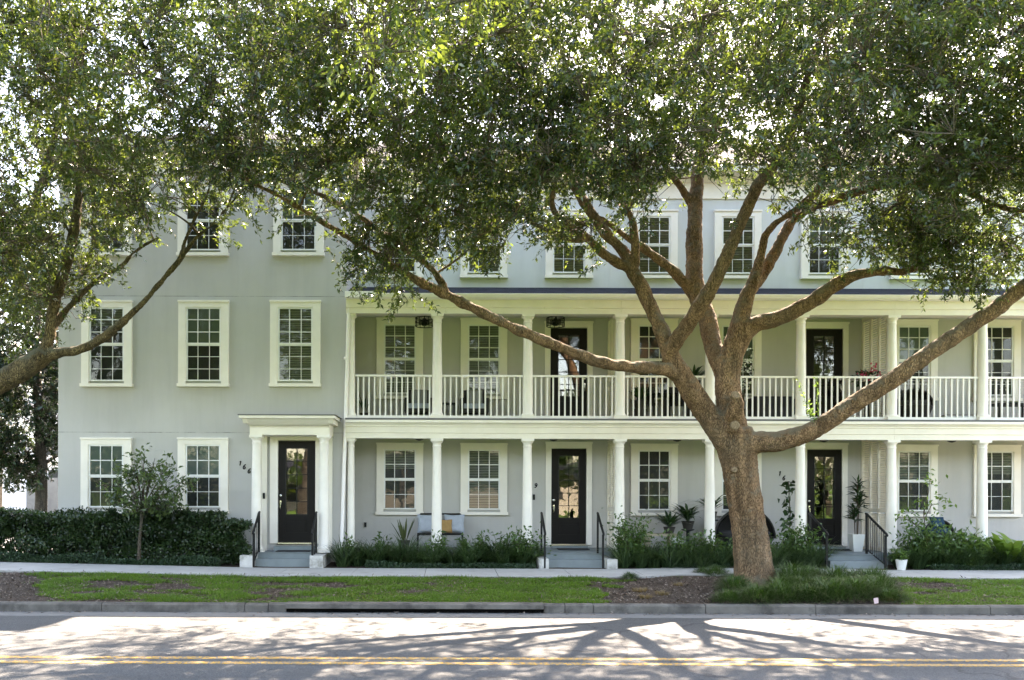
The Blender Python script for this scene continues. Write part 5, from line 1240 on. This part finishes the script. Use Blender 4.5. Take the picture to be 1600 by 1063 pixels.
x = (1058 - 700) * 21.3 / 1400; potted('flower_pot', 'white pot standing among the lily turf before the fern', x, 21.32, zp, .10, .32, 14, .3, .12, M['shrub'], 164, .7, .5, 'pot_white')
def pod(x, y, z, r, label, cush, cat_='chair'):
    t = thing('pod_chair', label, cat_, (x, y, z)); m = MB(); n, k = 22, 10; vs = []; fs = []
    for s in (1, .94):
        for i in range(k + 1):
            e = i / k * math.pi * .5
            for j in range(n + 1):
                a = math.pi * (j / n) ; rr = r * s
                vs.append((rr * math.cos(a) * math.cos(e) if True else 0, rr * math.sin(a) * math.cos(e) * .75 - .05, .30 + rr * math.sin(e) * 1.0))
    W_ = n + 1; H_ = (k + 1) * W_
    for s in (0, 1):
        for i in range(k):
            for j in range(n): a = s * H_ + i * W_ + j; fs.append((a, a + 1, a + W_ + 1, a + W_))
    m.add(vs, fs); m.tube([(r * math.cos(a), -.05, .30 + r * math.sin(a)) for a in np.linspace(0, math.pi, 20)], .028, 8)
    link('hood', m.mesh('hood', M['wicker'], True), None, t)
    link('seat', MB().lathe(0, .1, [(r * .75, .02), (r * .98, .28), (r, .34), (r * .9, .36)], 26).mesh('seat', M['wicker'], True), None, t)
    b = MB().lathe(0, .1, [(r * .88, .362), (r * .9, .43), (r * .84, .47), (r * .3, .48)], 26); link('cushion_pad', b.mesh('cushion_pad', cush, True), None, t)
    return t
pod((1163 - 700) * 22.0 / 1400, 22.0, zp, .74, 'big black wicker pod seat half hidden behind the trunk', M['cushion_dark'], 'seat')
pod((1466 - 700) * 21.9 / 1400, 21.9, zp + .1, .36, 'black round wicker chair with blue cushion behind the bushes', M['cushion_teal'])
pillow('cushion', 'blue cushion lying in the black round wicker chair', ((1466 - 700) * 21.8 / 1400, 21.75, zp + .58), .36, .3, .12, M['cushion_teal'], -.5)
x = (1233 - 700) * 21.85 / 1400; t = potted('climbing_plant', 'dark broad-leaved climber clinging to the porch column past the numerals', x, 21.85, zp, .14, .25, 0, 0, 0, None, 1)
g = np.random.default_rng(170); n = 60; zz = g.uniform(.3, 1.75, n); C = np.stack([g.normal(size=n) * .09, g.normal(size=n) * .06, zz], 1); V, Q = leaves(C, rdir(n, g) + np.array([0, -.2, -.2]), rdir(n, g) + np.array([0, -.8, .5]), g.uniform(.14, .22, n), .11)
link('stem', MB().tube([(0, 0, .2), (.03, 0, .9), (-.02, 0, 1.7)], .012, 6).mesh('stem', M['twig']), None, t); link('foliage', np_mesh('foliage', V, Q, M['palm']), None, t)
x = (1338 - 700) * 21.8 / 1400; t = potted('potted_palm', 'tall dark cane plant in a white tapered pot beside the louvred screen', x, 21.8, zp, .15, .42, 0, 0, 0, None, 1, potm='pot_white', square=True)
g = np.random.default_rng(171); m = MB(); V = []
for dx_, h in ((-.05, 1.0), (.03, 1.62), (.07, 1.28)):
    m.tube([(dx_ * .5, 0, .36), (dx_, 0, h)], .013, 7)
    k = 46; a = g.uniform(0, 6.28, k); e = g.uniform(-.3, 1.2, k); d = np.stack([np.cos(a) * np.cos(e), np.sin(a) * np.cos(e), np.sin(e)], 1); C = np.array([dx_, 0, h]) + np.stack([0 * a, 0 * a, g.uniform(-.25, .04, k)], 1)
    V.append(leaves(C, d, rdir(k, g) * .3 + np.array([0, 0, 1]), g.uniform(.2, .32, k), .055))
link('stem', m.mesh('stem', M['twig'], True), None, t); v, q = cat(V); link('foliage', np_mesh('foliage', v, q, M['palm']), None, t)
x = (1408 - 700) * 19.95 / 1400; potted('flower_pot', 'white round pot at the end of the iron railed steps', x, 19.93, .29, .12, .24, 0, 0, 0, None, 1, potm='pot_white')
# balcony of the second and third house
t = thing('sofa', 'dark sofa on the balcony behind the railing past the trunk', 'sofa', ((1212 - 700) * 22.3 / 1400, 22.3, zb2))
link('seat', MB().box(-.5, .5, -.32, .30, .12, .38).mesh('seat', M['cushion_dark']), None, t); link('backrest', MB().box(-.5, .5, .16, .32, .381, .68).mesh('backrest', M['cushion_dark']), None, t)
for s in (-1, 1): link('armrest', MB().box(s * .56 - .055, s * .56 + .055, -.33, .32, .08, .62).mesh('armrest', M['cushion_dark']), None, t)
for a in (-1, 1):
    for b in (-1, 1): link('leg', MB().box(a * .52 - .03, a * .52 + .03, b * .28 - .03, b * .28 + .03, 0, .08).mesh('leg', M['black']), None, t)
x = (1160 - 700) * 21.9 / 1400; t = potted('flowering_plant', 'tall plant with white blossoms before the balcony window behind the trunk', x, 21.9, zb2, .17, .3, 0, 0, 0, None, 1)
g = np.random.default_rng(180); m = MB(); ends = []
for k in range(12):
    a = g.uniform(0, 6.28); e = np.array([.42 * math.cos(a) * g.uniform(.3, 1.2), .2 * math.sin(a), g.uniform(1.1, 1.95)]); m.tube([(0, 0, .28), (e[0] * .3, e[1] * .3, e[2] * .6), tuple(e)], [.009, .007, .003], 5)
    ends += [e * q + g.normal(size=3) * .04 for q in g.uniform(.45, 1, 16)]
link('stem', m.mesh('stem', M['twig']), None, t); C = np.array(ends); n = len(C); V, Q = leaves(C, rdir(n, g), rdir(n, g) + np.array([0, -.3, .6]), .085, .045); link('foliage', np_mesh('foliage', V, Q, M['palm']), None, t)
C = C[C[:, 2] > .8][::4]; C = np.repeat(C, 5, 0) + np.array([0, -.06, .02]) + .02 * g.normal(size=(len(C) * 5, 3)); V, Q = leaves(C, rdir(len(C), g), rdir(len(C), g) + np.array([0, -1, 0]), .06, .045); link('flower', np_mesh('flower', V, Q, M['petal']), None, t)
for px, lb, hh, s in ((1083, 'leafy dark plant on the balcony left of the trunk fork', .78, 181), (1000, 'dark bushy plant low behind the balcony railing near the divided column', .3, 182)):
    x = (px - 700) * 22 / 1400; t = potted('potted_plant', lb.replace('left of the trunk fork', 'beside the column behind the trunk fork'), x, 22, zb2 + hh, .17, .22, 40, .45, .16, M['palm'], s, .8, .4)
    link('stand', MB().lathe(0, 0, [(.18, -hh), (.15, -hh * .5), (.17, 0)], 12).mesh('stand', M['pot_dark'], True), None, t)
t = thing('patio_table', 'round dark table with shelves behind the balcony railing under the big limb', 'table', ((1038 - 700) * 22.1 / 1400, 22.1, zb2))
link('tabletop', MB().lathe(0, 0, [(.44, .64), (.45, .66), (.44, .68)], 24).mesh('tabletop', M['black'], True), None, t); link('leg', MB().lathe(0, 0, [(.28, 0), (.05, .05), (.04, .64)], 14).mesh('leg', M['black'], True), None, t)
for px, lb in ((1012, 'black balcony chair at the round table, nearer the divided column'), (1062, 'black balcony chair at the round table, nearer the trunk')):
    t = thing('balcony_chair', lb, 'chair', ((px - 700) * 22.2 / 1400, 22.25, zb2)); link('seat', MB().box(-.22, .22, -.22, .2, .42, .46).mesh('seat', M['wicker']), None, t); link('backrest', MB().box(-.22, .22, .2, .24, .4601, .9).mesh('backrest', M['wicker']), None, t)
    for a in (-1, 1):
        for b in (-1, 1): link('leg', MB().box(a * .2 - .018, a * .2 + .018, b * .19 - .018, b * .19 + .018, 0, .42).mesh('leg', M['black']), None, t)
x = (1354 - 700) * 21.9 / 1400; t = potted('flowering_plant', 'pot of pink flowers on a stand behind the balcony railing', x, 21.9, zb2 + .72, .2, .25, 0, 0, 0, None, 1)
link('stand', MB().lathe(0, 0, [(.2, -.72), (.06, -.66), (.05, -.06), (.2, -.02), (.2, 0)], 14).mesh('stand', M['black'], True), None, t)
g = np.random.default_rng(190); n = 170; u = rdir(n, g); C = u * np.array([.34, .2, .17]) * g.uniform(.5, 1, (n, 1)) + np.array([0, 0, .34]); V, Q = leaves(C, u + rdir(n, g) * .6, rdir(n, g) + np.array([0, -.3, .7]), .11, .05); link('foliage', np_mesh('foliage', V, Q, M['palm']), None, t)
n = 70; c = np.array([[-.15, -.14, .42], [.08, -.16, .56], [.2, -.14, .40], [-.02, -.18, .34]]); C = c[g.integers(0, 4, n)] + g.normal(size=(n, 3)) * .045; V, Q = leaves(C, rdir(n, g), rdir(n, g) + np.array([0, -1, 0]), .06, .05); link('flower', np_mesh('flower', V, Q, M['pink']), None, t)
pod((1428 - 700) * 22.2 / 1400, 22.2, zb2 + .08, .46, 'round black wicker chair on the balcony past the louvred screen', M['cushion_dark'])
t = thing('planter_box', 'long white planter box on the balcony floor before the last column', 'planter', ((1500 - 700) * 22.3 / 1400, 22.3, zb2)); link('box', MB().box(-.42, .36, -.14, .14, 0, .19).mesh('box', M['pot_white']), None, t); link('soil', MB().box(-.40, .34, -.12, .12, .191, .21).mesh('soil', M['soil']), None, t)
t = thing('balcony_table', 'dark low table with teal cloth at the end of the balcony', 'table', ((1580 - 700) * 22.2 / 1400, 22.2, zb2)); link('tabletop', MB().box(-.5, .5, -.3, .3, .44, .48).mesh('tabletop', M['wicker']), None, t)
for a in (-1, 1):
    for b in (-1, 1): link('leg', MB().box(a * .45 - .025, a * .45 + .025, b * .26 - .025, b * .26 + .025, 0, .44).mesh('leg', M['wicker']), None, t)
link('cloth', MB().box(-.3, .0, -.315, .2, .481, .495).mesh('cloth', M['cushion_teal']), None, t)
# icicle light string under the rail
g = np.random.default_rng(200); BL = []; w_ = MB()
for x0, x1 in ((colX[5] + .15, colX[6] - .15), (colX[6] + .15, colX[7] - .15)):
    y = 21.46; zt = PZ(588, 21.4, 800); w_.tube([(x0, y, zt - .06), ((x0 + x1) / 2, y, zt - .075), (x1, y, zt - .06)], .004, 4)
    q = x0 + .05
    while q < x1:
        h = g.uniform(.1, .42); w_.tube([(q, y, zt - .06), (q, y, zt - .06 - h)], .003, 4)
        z = zt - .1
        while z > zt - .06 - h: BL.append((q, y, z)); z -= .085
        q += g.uniform(.12, .2)
t = thing('light_string', 'unlit icicle light string hanging along the balcony railing', 'light string', ((colX[6]), 21.46, 4.8))
w_.obj('cable', M['white'], t)
bm_ = MB().lathe(0, 0, [(.004, .016), (.012, .0), (.009, -.014), (.002, -.02)], 6).mesh('bulb', M['bulb'], True)
for q in BL: link('bulb', bm_, None, t, Vector(q) - Vector(t.location))
# door mats
for px, h_, lb in ((464, 0, 'dark door mat before the pillared door of the end house'), (888, 1, 'dark door mat before the door beside the single numeral'), (1287, 1, 'dark door mat before the door beside the potted palm')):
    y = 20.95 if not h_ else 22.0; x = PX(px, D1 if not h_ else D2, 770); o = link('door_mat', MB().box(-.38, .38, -.2, .2, 0, .018).mesh('door_mat', M['cushion_dark']), None, None, (x, y, PZ0 + .013)); tag(o, lb, 'door mat')
